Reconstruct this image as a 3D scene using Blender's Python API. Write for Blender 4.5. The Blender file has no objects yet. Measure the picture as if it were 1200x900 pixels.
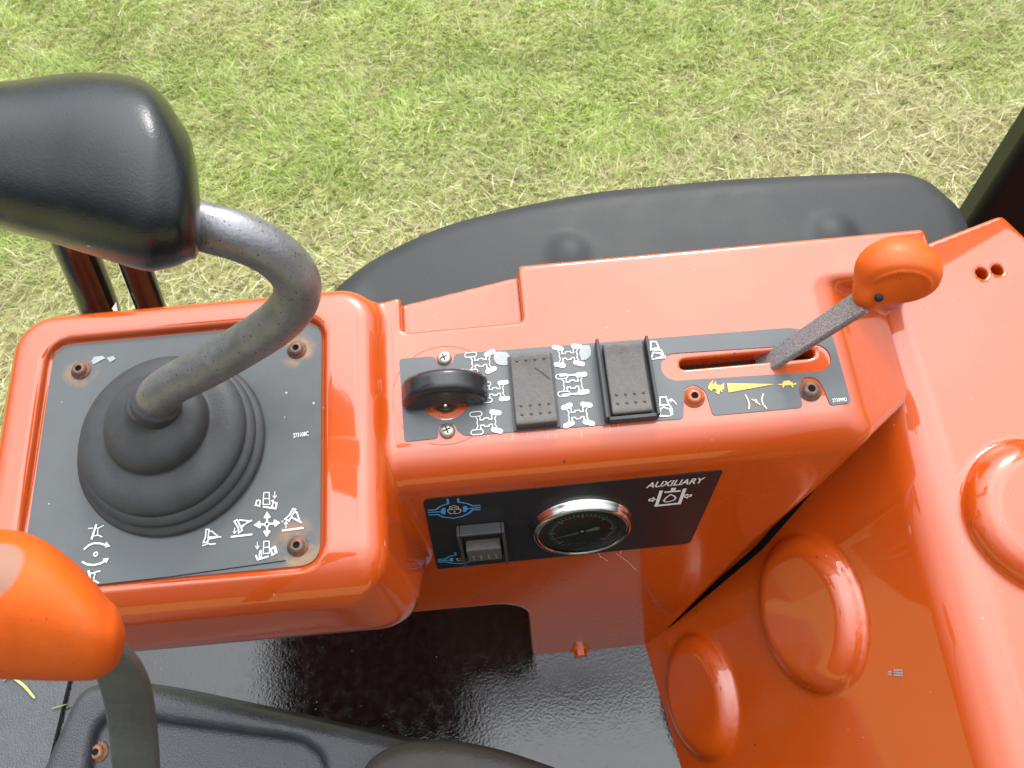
import bpy, bmesh, math, random
import numpy as np
from mathutils import Matrix, Vector
rad = math.radians
SC = bpy.context.scene
COL = SC.collection
rng = np.random.default_rng(7)
random.seed(7)

# ------------------------------------------------------------------ camera
CAMH = 1.5
FPX, PITCH, ROLL, TILT = 930.0, rad(56), rad(5.2), rad(12)
CD = np.array([0, math.cos(PITCH), -math.sin(PITCH)])
r0 = np.array([1., 0, 0]); u0 = np.array([0, math.sin(PITCH), math.cos(PITCH)])
CR = math.cos(ROLL) * r0 - math.sin(ROLL) * u0
CU = math.sin(ROLL) * r0 + math.cos(ROLL) * u0
CAM = np.array([0, 0, CAMH])
cd = bpy.data.cameras.new('camera'); cam = bpy.data.objects.new('camera', cd); COL.objects.link(cam)
cd.sensor_width = 36; cd.lens = FPX / 1200 * 36; cd.clip_start = 0.01; cd.clip_end = 500
m = Matrix.Identity(4)
for i in range(3):
    m[i][0] = CR[i]; m[i][1] = CU[i]; m[i][2] = -CD[i]; m[i][3] = CAM[i]
cam.matrix_world = m
SC.camera = cam
cd.dof.use_dof = True; cd.dof.focus_distance = .50; cd.dof.aperture_fstop = 24   # a compact camera focused on the switches: the lawn is a touch soft

# ------------------------------------------------------------------ sky and sun
SUN_EL, SUN_AZ = rad(47), rad(16)       # high, beyond the console and a little to the left
w = bpy.data.worlds.new('World'); SC.world = w; w.use_nodes = True
nt = w.node_tree; nt.nodes.clear()
def N(nt, t, **k):
    n = nt.nodes.new(t)
    for a, b in k.items(): setattr(n, a, b)
    return n
out = N(nt, 'ShaderNodeOutputWorld'); bg = N(nt, 'ShaderNodeBackground'); bg.inputs[1].default_value = 0.1
sky = N(nt, 'ShaderNodeTexSky', sky_type='NISHITA', sun_disc=False, sun_elevation=SUN_EL, sun_rotation=SUN_AZ, dust_density=3.0)
tc = N(nt, 'ShaderNodeTexCoord'); sep = N(nt, 'ShaderNodeSeparateXYZ')
noi = N(nt, 'ShaderNodeTexNoise'); noi.inputs['Scale'].default_value = 2.2; noi.inputs['Detail'].default_value = 5
cr = N(nt, 'ShaderNodeValToRGB'); cr.color_ramp.elements[0].position = .36; cr.color_ramp.elements[0].color = (.72, .72, .72, 1); cr.color_ramp.elements[1].position = .58
lum = N(nt, 'ShaderNodeMapRange'); lum.inputs[1].default_value = 0; lum.inputs[2].default_value = 1; lum.inputs[3].default_value = 1.5; lum.inputs[4].default_value = 33.0; lum.inputs[1].default_value = .12
mul = N(nt, 'ShaderNodeVectorMath', operation='SCALE'); mul.inputs[0].default_value = (.97, 1.0, 1.04)
mix = N(nt, 'ShaderNodeMix', data_type='RGBA')
L = nt.links.new
L(tc.outputs['Generated'], sep.inputs[0]); L(tc.outputs['Generated'], noi.inputs['Vector'])
L(sep.outputs[2], lum.inputs[0]); dt = N(nt, 'ShaderNodeVectorMath', operation='DOT_PRODUCT'); dt.inputs[1].default_value = (math.sin(SUN_AZ) * math.cos(SUN_EL), math.cos(SUN_AZ) * math.cos(SUN_EL), math.sin(SUN_EL))
gl = N(nt, 'ShaderNodeMapRange'); gl.inputs[1].default_value = -.3; gl.inputs[2].default_value = 1; gl.inputs[3].default_value = .15; gl.inputs[4].default_value = 1.22
mg = N(nt, 'ShaderNodeMath', operation='MULTIPLY'); L(tc.outputs['Generated'], dt.inputs[0]); L(dt.outputs['Value'], gl.inputs[0]); L(gl.outputs[0], mg.inputs[0]); L(lum.outputs[0], mg.inputs[1])
L(mg.outputs[0], mul.inputs['Scale']); L(noi.outputs['Fac'], cr.inputs[0])
L(cr.outputs[0], mix.inputs[0]); L(sky.outputs[0], mix.inputs[6]); L(mul.outputs[0], mix.inputs[7])
L(mix.outputs[2], bg.inputs[0]); L(bg.outputs[0], out.inputs[0])
sd = bpy.data.lights.new('sun', 'SUN'); sd.energy = 1.7; sd.angle = rad(14); sd.color = (1, .96, .9)
so = bpy.data.objects.new('sun', sd); COL.objects.link(so)
sdir = Vector((math.sin(SUN_AZ) * math.cos(SUN_EL), math.cos(SUN_AZ) * math.cos(SUN_EL), math.sin(SUN_EL)))
so.rotation_euler = sdir.to_track_quat('Z', 'Y').to_euler(); so.location = (0, 0, 5)
SC.view_settings.view_transform = 'Standard'; SC.view_settings.look = 'None'
SC.view_settings.exposure = 0.45; SC.view_settings.gamma = 1
SC.render.resolution_x = 1024; SC.render.resolution_y = 768
SC.render.engine = 'CYCLES'

# ------------------------------------------------------------------ console frame (u right, v away, w out of the console top)
A = np.array([1., 0, 0]); B = np.array([0, math.cos(TILT), math.sin(TILT)]); Wn = np.array([0, -math.sin(TILT), math.cos(TILT)])
def ray(x, y): return CD + CR * (x - 600) / FPX - CU * (y - 450) / FPX
OR = ray(600, 470) * .47
ML = np.stack([A, B, Wn])
def w2l(p): return ML @ (np.asarray(p, float) - CAM - OR)
CL = -ML @ OR                            # camera in console coordinates
FRAME = Matrix.Identity(4)
for i in range(3):
    FRAME[i][0] = A[i]; FRAME[i][1] = B[i]; FRAME[i][2] = Wn[i]; FRAME[i][3] = (OR + CAM)[i]
class Pl:                                # a real plane of the machine, with its own 2-D axes
    def __init__(s, P, a, n):
        s.P = np.array(P, float); s.n = np.array(n, float) / np.linalg.norm(n)
        a = np.array(a, float); a -= a @ s.n * s.n; s.a = a / np.linalg.norm(a); s.b = np.cross(s.n, s.a)
    def hit(s, x, y, off=0):
        r = ML @ ray(x, y); t = ((s.P + s.n * off - CL) @ s.n) / (r @ s.n); return CL + r * t
    def ab(s, x, y, off=0):
        h = s.hit(x, y, off) - s.P; return np.array([h @ s.a, h @ s.b])
    def to3(s, ab, off=0):
        ab = np.asarray(ab, float); return s.P + ab[..., :1] * s.a + ab[..., 1:2] * s.b + s.n * off
TOP = Pl((0, 0, 0), (1, 0, 0), (0, 0, 1))
def PD(x, y, depth): return CL + ML @ ray(x, y) * depth
def Lw(x, y, w_=0): return Pl((0, 0, w_), (1, 0, 0), (0, 0, 1)).hit(x, y)

# ------------------------------------------------------------------ materials
def mat(name, col, rough=.5, metal=0., coat=0., coat_rough=.03, spec=.5, var=.0, vscale=30, bump=0., bscale=200, col2=None, c2lo=.5, c2hi=.6, c2scale=8, c2detail=6, rvar=0., coat_ior=1.5, emis=None):
    M = bpy.data.materials.new(name); M.use_nodes = True; t = M.node_tree; p = t.nodes['Principled BSDF']; l = t.links.new
    p.inputs['Roughness'].default_value = rough; p.inputs['Metallic'].default_value = metal
    p.inputs['Coat Weight'].default_value = coat; p.inputs['Coat Roughness'].default_value = coat_rough; p.inputs['Coat IOR'].default_value = coat_ior
    p.inputs['Specular IOR Level'].default_value = spec
    c = t.nodes.new('ShaderNodeRGB'); c.outputs[0].default_value = (*col, 1); cur = c.outputs[0]
    g = t.nodes.new('ShaderNodeTexCoord')
    if var or rvar:
        n = t.nodes.new('ShaderNodeTexNoise'); n.inputs['Scale'].default_value = vscale; n.inputs['Detail'].default_value = 6; n.inputs['Roughness'].default_value = .65
        l(g.outputs['Object'], n.inputs['Vector'])
        if var:
            mr = t.nodes.new('ShaderNodeMapRange'); mr.inputs[1].default_value = .3; mr.inputs[2].default_value = .7; mr.inputs[3].default_value = 1 - var; mr.inputs[4].default_value = 1 + var
            s = t.nodes.new('ShaderNodeVectorMath'); s.operation = 'SCALE'; l(n.outputs['Fac'], mr.inputs[0]); l(cur, s.inputs[0]); l(mr.outputs[0], s.inputs['Scale']); cur = s.outputs[0]
        if rvar:
            mr = t.nodes.new('ShaderNodeMapRange'); mr.inputs[1].default_value = .3; mr.inputs[2].default_value = .7; mr.inputs[3].default_value = max(.02, rough - rvar); mr.inputs[4].default_value = rough + rvar
            l(n.outputs['Fac'], mr.inputs[0]); l(mr.outputs[0], p.inputs['Roughness'])
    if col2 is not None:
        n = t.nodes.new('ShaderNodeTexNoise'); n.inputs['Scale'].default_value = c2scale; n.inputs['Detail'].default_value = c2detail; n.inputs['Roughness'].default_value = .7
        l(g.outputs['Object'], n.inputs['Vector'])
        mr = t.nodes.new('ShaderNodeMapRange'); mr.inputs[1].default_value = c2lo; mr.inputs[2].default_value = c2hi
        mx = t.nodes.new('ShaderNodeMix'); mx.data_type = 'RGBA'; l(n.outputs['Fac'], mr.inputs[0]); l(mr.outputs[0], mx.inputs[0]); l(cur, mx.inputs[6]); mx.inputs[7].default_value = (*col2, 1); cur = mx.outputs[2]
    l(cur, p.inputs['Base Color'])
    if bump:
        n = t.nodes.new('ShaderNodeTexNoise'); n.inputs['Scale'].default_value = bscale; n.inputs['Detail'].default_value = 3
        b = t.nodes.new('ShaderNodeBump'); b.inputs['Strength'].default_value = bump; b.inputs['Distance'].default_value = .001
        l(g.outputs['Object'], n.inputs['Vector']); l(n.outputs['Fac'], b.inputs['Height']); l(b.outputs[0], p.inputs['Normal'])
    return M
def specks(M, col, scale=150, thr=.12, gate=None):   # small marks (chips, dust, rust flecks) over the base colour
    t = M.node_tree; l = t.links.new; p = t.nodes['Principled BSDF']; src = p.inputs['Base Color'].links[0].from_socket
    g = t.nodes.new('ShaderNodeTexCoord'); v = t.nodes.new('ShaderNodeTexVoronoi'); v.inputs['Scale'].default_value = scale
    l(g.outputs['Object'], v.inputs['Vector'])
    a = t.nodes.new('ShaderNodeMath'); a.operation = 'LESS_THAN'; l(v.outputs['Distance'], a.inputs[0])
    sx = t.nodes.new('ShaderNodeSeparateXYZ'); l(v.outputs['Color'], sx.inputs[0])
    mm = t.nodes.new('ShaderNodeMath'); mm.operation = 'MULTIPLY'; mm.inputs[1].default_value = thr; l(sx.outputs[0], mm.inputs[0]); l(mm.outputs[0], a.inputs[1])
    g2 = t.nodes.new('ShaderNodeMath'); g2.operation = 'GREATER_THAN'; g2.inputs[1].default_value = gate or .75; l(sx.outputs[1], g2.inputs[0])
    f = t.nodes.new('ShaderNodeMath'); f.operation = 'MULTIPLY'; l(a.outputs[0], f.inputs[0]); l(g2.outputs[0], f.inputs[1])
    mx = t.nodes.new('ShaderNodeMix'); mx.data_type = 'RGBA'; l(f.outputs[0], mx.inputs[0]); l(src, mx.inputs[6]); mx.inputs[7].default_value = (*col, 1); l(mx.outputs[2], p.inputs['Base Color'])
    return M
ORANGE = mat('orange_paint', (.50, .066, .003), .30, coat=1., coat_rough=.04, coat_ior=1.68, spec=.38, col2=(.47, .085, .014), c2lo=.50, c2hi=.85, c2scale=16, var=.04, vscale=9, bump=.03, bscale=160, rvar=.05)
specks(ORANGE, (.14, .05, .025), 110, .11, .80); specks(ORANGE, (.62, .36, .24), 210, .10, .86)
ORANGE_KNOB = mat('orange_plastic', (.62, .092, .005), .50, spec=.35, coat=.05, coat_rough=.2, var=.07, vscale=40, bump=.12, bscale=400)
specks(ORANGE_KNOB, (.30, .05, .01), 420, .20, .80)
SCUFF_ORANGE = mat('faded_orange_plastic', (.62, .22, .10), .6, var=.15, vscale=120)
DECAL = mat('grey_decal', (.085, .092, .096), .42, spec=.6, var=.10, vscale=60, bump=.04, bscale=500, rvar=.08)
specks(DECAL, (.35, .33, .30), 140, .10, .9)
BDECAL = mat('black_decal', (.016, .015, .017), .36, spec=.5, var=.1, vscale=60)
BLACKP = mat('black_plastic', (.016, .016, .018), .34, spec=.5, coat=.25, coat_rough=.12, var=.25, vscale=120, bump=.1, bscale=700)
specks(BLACKP, (.2, .2, .2), 160, .08, .85)
RUBBER = mat('rubber', (.044, .046, .049), .55, spec=.45, var=.2, vscale=60, bump=.15, bscale=600)
specks(RUBBER, (.30, .30, .28), 120, .07, .86)
FENDER = mat('fender_plastic', (.026, .028, .029), .55, spec=.33, rvar=.08, var=.3, vscale=14, bump=.15, bscale=900)
specks(FENDER, (.25, .25, .24), 90, .06, .85)
GRIP = mat('grip_plastic', (.011, .013, .015), .24, spec=.55, var=.3, vscale=60, bump=.16, bscale=1300, rvar=.06)
specks(GRIP, (.35, .36, .36), 60, .07, .8)
ROCKER = mat('rocker_plastic', (.095, .086, .078), .6, var=.14, vscale=300, bump=.3, bscale=900, col2=(.065, .056, .046), c2scale=90, c2lo=.55, c2hi=.75)
STEEL = mat('worn_steel', (.27, .27, .285), .40, metal=.6, var=.14, vscale=140, bump=.2, bscale=700, col2=(.20, .19, .19), c2scale=30, c2lo=.45, c2hi=.8, rvar=.08)
specks(STEEL, (.05, .05, .05), 700, .30, .6)
DSTEEL = mat('speckled_steel', (.30, .30, .31), .45, metal=.5, var=.7, vscale=1100, bump=.4, bscale=1500)
STRAP = mat('dull_grey_steel', (.12, .122, .12), .5, metal=.5, var=.25, vscale=40, bump=.2, bscale=600, col2=(.13, .13, .12), c2scale=25)
specks(STRAP, (.35, .33, .26), 90, .12, .86)
CHROME = mat('chrome', (.62, .61, .58), .14, metal=1.)
SCREW = mat('zinc_screw', (.55, .50, .42), .38, metal=.9, var=.15, vscale=300)
RUSTY = mat('rusty_bolt', (.17, .11, .09), .6, metal=.4, var=.4, vscale=300, col2=(.30, .11, .04), c2scale=200)
RUSTO = mat('painted_bolt', (.50, .10, .03), .4, coat=.5, var=.3, vscale=300, col2=(.25, .10, .05), c2scale=220)
DARK = mat('dark_cavity', (.006, .005, .005), .8)
WHITE = mat('white_print', (.80, .80, .78), .5)
PALE = mat('pale_print', (.38, .39, .38), .5)
BLUE = mat('blue_print', (.07, .32, .66), .45)
YELLOW = mat('yellow_print', (.80, .50, .09), .5)
PINKP = mat('cream_print', (.78, .55, .42), .5)
RED = mat('red_print', (.55, .06, .03), .5)
GREYPAINT = mat('grey_chip', (.33, .36, .36), .6, var=.15, vscale=300)
SCR = mat('scratch_mark', (.42, .16, .08), .7)
GLOSSB = mat('gloss_black_tube', (.012, .010, .010), .12, spec=.6, coat=.6, var=.2, vscale=20)
STICK = mat('grey_sticker', (.36, .28, .26), .5)
# rusty edge plate: stains round the bolts
def plate_mat(name, pts, bounds):
    M = mat(name, (.082, .090, .094), .46, spec=.55, var=.12, vscale=40, bump=.05, bscale=500, rvar=.08)
    specks(M, (.42, .40, .36), 130, .12, .88)
    t = M.node_tree; l = t.links.new; p = t.nodes['Principled BSDF']; src = p.inputs['Base Color'].links[0].from_socket
    g = t.nodes.new('ShaderNodeTexCoord'); n = t.nodes.new('ShaderNodeTexNoise'); n.inputs['Scale'].default_value = 90; n.inputs['Detail'].default_value = 6; l(g.outputs['Object'], n.inputs['Vector'])
    acc = None
    for q, r in pts:
        d = t.nodes.new('ShaderNodeVectorMath'); d.operation = 'DISTANCE'; l(g.outputs['Object'], d.inputs[0]); d.inputs[1].default_value = tuple(q)
        mr = t.nodes.new('ShaderNodeMapRange'); mr.inputs[1].default_value = r; mr.inputs[2].default_value = r * .55; l(d.outputs['Value'], mr.inputs[0])
        if acc is None: acc = mr.outputs[0]
        else:
            a = t.nodes.new('ShaderNodeMath'); a.operation = 'MAXIMUM'; l(acc, a.inputs[0]); l(mr.outputs[0], a.inputs[1]); acc = a.outputs[0]
    nn = t.nodes.new('ShaderNodeMapRange'); nn.inputs[1].default_value = .38; nn.inputs[2].default_value = .58; l(n.outputs['Fac'], nn.inputs[0])
    f = t.nodes.new('ShaderNodeMath'); f.operation = 'MULTIPLY'; l(acc, f.inputs[0]); l(nn.outputs[0], f.inputs[1])
    rc = t.nodes.new('ShaderNodeValToRGB'); rc.color_ramp.elements[0].color = (.17, .075, .03, 1); rc.color_ramp.elements[1].color = (.33, .22, .13, 1); l(n.outputs['Color'], rc.inputs[0])
    mx = t.nodes.new('ShaderNodeMix'); mx.data_type = 'RGBA'; l(f.outputs[0], mx.inputs[0]); l(src, mx.inputs[6]); l(rc.outputs[0], mx.inputs[7]); l(mx.outputs[2], p.inputs['Base Color'])
    return M

# ------------------------------------------------------------------ object helpers
BASE = {}
def thing(name, label, cat, base, group=None):
    o = bpy.data.objects.new(name, None); COL.objects.link(o); o.empty_display_size = .05
    base = np.array(base, float); o.matrix_world = FRAME @ Matrix.Translation(Vector(base))
    o['label'] = label; o['category'] = cat
    if group: o['group'] = group
    BASE[o.name] = base; return o
def base_of(p): return BASE[p.name]
def mesh_from(V, Fc, name, smooth=True):
    me = bpy.data.meshes.new(name); V = np.asarray(V, np.float32)
    if isinstance(Fc, np.ndarray):
        k = Fc.shape[1]; me.vertices.add(len(V)); me.vertices.foreach_set('co', V.ravel())
        me.loops.add(Fc.size); me.loops.foreach_set('vertex_index', Fc.astype(np.int32).ravel())
        me.polygons.add(len(Fc)); me.polygons.foreach_set('loop_start', np.arange(0, Fc.size, k, dtype=np.int32)); me.polygons.foreach_set('loop_total', np.full(len(Fc), k, np.int32))
        me.update(calc_edges=True); me.validate()
    else:
        me.from_pydata([tuple(map(float, v)) for v in V], [], Fc); me.update()
    me.polygons.foreach_set('use_smooth', np.full(len(me.polygons), smooth))
    return me
def part(name, V, Fc, M, parent, smooth=True, label=None, origin=None, autosmooth=None, stuff=False):
    b = base_of(parent); org = b if origin is None else np.array(origin, float)
    me = mesh_from(np.asarray(V, float) - org, Fc, name, smooth); me.materials.append(M)
    o = bpy.data.objects.new(name, me); COL.objects.link(o); o.parent = parent
    o.location = Vector(org - b)
    BASE[o.name] = org
    if autosmooth: 
        me.shade_auto = None if False else None
    if label: o['label'] = label
    if stuff: o['kind'] = 'stuff'
    return o
def sharp(o, deg=35):
    me = o.data; bm = bmesh.new(); bm.from_mesh(me)
    bmesh.ops.recalc_face_normals(bm, faces=bm.faces)
    for e in bm.edges:
        if len(e.link_faces) == 2 and e.calc_face_angle(0) > rad(deg): e.smooth = False
    bm.to_mesh(me); bm.free(); return o
def bevel(o, wd, seg=3, ang=35):
    md = o.modifiers.new('bevel', 'BEVEL'); md.width = wd; md.segments = seg; md.limit_method = 'ANGLE'; md.angle_limit = rad(ang); md.harden_normals = True; return o

# ---- implicit solids: surface nets + projection
def rmax(r, *fs):
    a = [np.asarray(f) for f in fs]; mm = a[0]
    for x in a[1:]: mm = np.maximum(mm, x)
    s = 0
    for x in a: s = s + np.maximum(x + r, 0) ** 2
    return np.minimum(mm, -r) + np.sqrt(s)
def rmin(r, *fs): return -rmax(r, *[-f for f in fs])
def half(p, P, n):
    n = np.array(n, float); n /= np.linalg.norm(n); P = np.array(P, float)
    return (p[0] - P[0]) * n[0] + (p[1] - P[1]) * n[1] + (p[2] - P[2]) * n[2]
def rbox2(x, y, cx, cy, hx, hy, r):
    qx = np.abs(x - cx) - hx + r; qy = np.abs(y - cy) - hy + r
    return np.hypot(np.maximum(qx, 0), np.maximum(qy, 0)) + np.minimum(np.maximum(qx, qy), 0) - r
def sdf_mesh(f, lo, hi, h, it=5):
    lo = np.array(lo, float); hi = np.array(hi, float); n = np.ceil((hi - lo) / h).astype(int) + 1
    ax = [lo[i] + h * np.arange(n[i]) for i in range(3)]
    F = np.empty(n, np.float32)
    for i in range(0, n[0], 24):
        X, Y, Z = np.meshgrid(ax[0][i:i + 24], ax[1], ax[2], indexing='ij'); F[i:i + 24] = f((X, Y, Z))
    S = F < 0
    c = None; allc = None
    for dx in (0, 1):
        for dy in (0, 1):
            for dz in (0, 1):
                s = S[dx:n[0] - 1 + dx, dy:n[1] - 1 + dy, dz:n[2] - 1 + dz]
                c = s.copy() if c is None else (c | s); allc = s.copy() if allc is None else (allc & s)
    mk = c & ~allc; ids = -np.ones(mk.shape, np.int64); ijk = np.argwhere(mk); ids[mk] = np.arange(len(ijk))
    V = lo + (ijk + .5) * h
    # start at the mean of the edge crossings
    acc = np.zeros_like(V); cnt = np.zeros(len(V))
    for axn in range(3):
        o1, o2 = [q for q in range(3) if q != axn]
        for d1 in (0, 1):
            for d2 in (0, 1):
                b0 = ijk.copy(); b0[:, o1] += d1; b0[:, o2] += d2; b1 = b0.copy(); b1[:, axn] += 1
                f0 = F[b0[:, 0], b0[:, 1], b0[:, 2]]; f1 = F[b1[:, 0], b1[:, 1], b1[:, 2]]
                x = (f0 < 0) != (f1 < 0); t = np.where(x, f0 / np.where(x, f0 - f1, 1), 0)
                pp = lo + b0 * h; pp[:, axn] += t * h; acc[x] += pp[x]; cnt[x] += 1
    V = acc / np.maximum(cnt, 1)[:, None]
    e = h * .15
    for _ in range(it):
        p = V.T; f0 = f((p[0], p[1], p[2])); g = np.empty_like(V)
        for k in range(3):
            q = [p[0].copy(), p[1].copy(), p[2].copy()]; q[k] += e; fp = f(q); q[k] -= 2 * e; g[:, k] = (fp - f(q)) / (2 * e)
        gn = (g ** 2).sum(1) + 1e-9; st = g * (f0 / gn)[:, None]; ln = np.linalg.norm(st, axis=1); st *= np.minimum(1, .6 * h / (ln + 1e-12))[:, None]; V = V - st
    Q = []
    for axn, (a1, a2) in enumerate(((1, 2), (2, 0), (0, 1))):
        sl0 = [slice(None)] * 3; sl1 = [slice(None)] * 3; sl0[axn] = slice(0, -1); sl1[axn] = slice(1, None)
        s0 = S[tuple(sl0)]; s1 = S[tuple(sl1)]; E_ = np.argwhere(s0 != s1)
        ok = (E_[:, a1] > 0) & (E_[:, a2] > 0) & (E_[:, a1] < n[a1] - 1) & (E_[:, a2] < n[a2] - 1); E_ = E_[ok]
        sg = s0[E_[:, 0], E_[:, 1], E_[:, 2]]
        def cell(d1, d2):
            q = E_.copy(); q[:, a1] += d1; q[:, a2] += d2; return ids[q[:, 0], q[:, 1], q[:, 2]]
        q = np.stack([cell(-1, -1), cell(0, -1), cell(0, 0), cell(-1, 0)], 1); q[~sg] = q[~sg][:, ::-1]; Q.append(q)
    return V, np.concatenate(Q)
def lathe(prof, P, ax, seg=48, up=None):   # prof: (radius, height) pairs
    ax = np.array(ax, float); ax /= np.linalg.norm(ax); t = np.array([1., 0, 0]) if abs(ax[0]) < .9 else np.array([0, 1., 0])
    a = t - t @ ax * ax; a /= np.linalg.norm(a); b = np.cross(ax, a); V = []; Fc = []
    th = np.linspace(0, 2 * np.pi, seg, endpoint=False)
    for r, h in prof:
        V.append(np.array(P) + ax * h + r * (np.cos(th)[:, None] * a + np.sin(th)[:, None] * b))
    V = np.concatenate(V); n = len(prof)
    for i in range(n - 1):
        for j in range(seg):
            k = (j + 1) % seg; Fc.append((i * seg + j, i * seg + k, (i + 1) * seg + k, (i + 1) * seg + j))
    return V, Fc
def cat(*ms):
    V = []; Fc = []; o = 0
    for v, f in ms:
        V.append(np.asarray(v, float)); Fc += [tuple(int(i) + o for i in q) for q in f]; o += len(v)
    return np.concatenate(V), Fc
def box(P, a, b, n, ha, hb, z0, z1):
    P = np.array(P, float); V = []
    for z in (z0, z1):
        for sa, sb in ((-1, -1), (1, -1), (1, 1), (-1, 1)): V.append(P + np.array(a) * sa * ha + np.array(b) * sb * hb + np.array(n) * z)
    return np.array(V), [(3, 2, 1, 0), (4, 5, 6, 7), (0, 1, 5, 4), (1, 2, 6, 5), (2, 3, 7, 6), (3, 0, 4, 7)]
def prism(poly, z0, z1, pl):   # closed outline (ab) extruded along a plane's normal, concave allowed
    n = len(poly); V = np.concatenate([pl.to3(poly, z0), pl.to3(poly, z1)])
    Fc = [tuple(range(n, 2 * n)), tuple(range(n - 1, -1, -1))] + [(i, (i + 1) % n, n + (i + 1) % n, n + i) for i in range(n)]
    return V, Fc
def catmull(P, k=8):
    P = [np.array(p, float) for p in P]; P = [2 * P[0] - P[1]] + P + [2 * P[-1] - P[-2]]; o = []
    for i in range(1, len(P) - 2):
        for t in np.linspace(0, 1, k, endpoint=False):
            a, b, c, d = P[i - 1:i + 3]; o.append(.5 * (2 * b + (c - a) * t + (2 * a - 5 * b + 4 * c - d) * t * t + (3 * b - a - 3 * c + d) * t ** 3))
    o.append(P[-2]); return np.array(o)
def tube(P, R, seg=24, cap=True, flat=None, flatdir=None):
    P = np.asarray(P, float); n = len(P); R = np.full(n, R) if np.isscalar(R) else np.asarray(R, float)
    T = np.gradient(P, axis=0); T /= np.linalg.norm(T, axis=1)[:, None]
    a = np.cross(T[0], [0, 0, 1.]) if flatdir is None else np.array(flatdir, float)
    V = []; th = np.linspace(0, 2 * np.pi, seg, endpoint=False)
    for i in range(n):
        a = a - a @ T[i] * T[i]; a /= np.linalg.norm(a); b = np.cross(T[i], a)
        V.append(P[i] + R[i] * (np.cos(th)[:, None] * a + np.sin(th)[:, None] * b * (flat or 1)))
    V = np.concatenate(V); Fc = []
    for i in range(n - 1):
        for j in range(seg):
            k = (j + 1) % seg; Fc.append((i * seg + j, i * seg + k, (i + 1) * seg + k, (i + 1) * seg + j))
    if cap: Fc += [tuple(range(seg - 1, -1, -1)), tuple((n - 1) * seg + j for j in range(seg))]
    return V, Fc
def bar(P, wd, th, dirs):   # rectangular bar along a path; dirs: width direction per point
    P = np.asarray(P, float); T = np.gradient(P, axis=0); T /= np.linalg.norm(T, axis=1)[:, None]; V = []; c = .18
    for i in range(len(P)):
        a = np.array(dirs[i], float); a = a - a @ T[i] * T[i]; a /= np.linalg.norm(a); b = np.cross(T[i], a); W_ = wd[i] / 2; H = th[i] / 2; q = min(W_, H) * c * 2
        for x, y in ((-W_ + q, -H), (W_ - q, -H), (W_, -H + q), (W_, H - q), (W_ - q, H), (-W_ + q, H), (-W_, H - q), (-W_, -H + q)): V.append(P[i] + a * x + b * y)
    n = len(P); Fc = []
    for i in range(n - 1):
        for j in range(8):
            k = (j + 1) % 8; Fc.append((i * 8 + j, i * 8 + k, (i + 1) * 8 + k, (i + 1) * 8 + j))
    Fc += [tuple(range(7, -1, -1)), tuple((n - 1) * 8 + j for j in range(8))]
    return np.array(V), Fc

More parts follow.
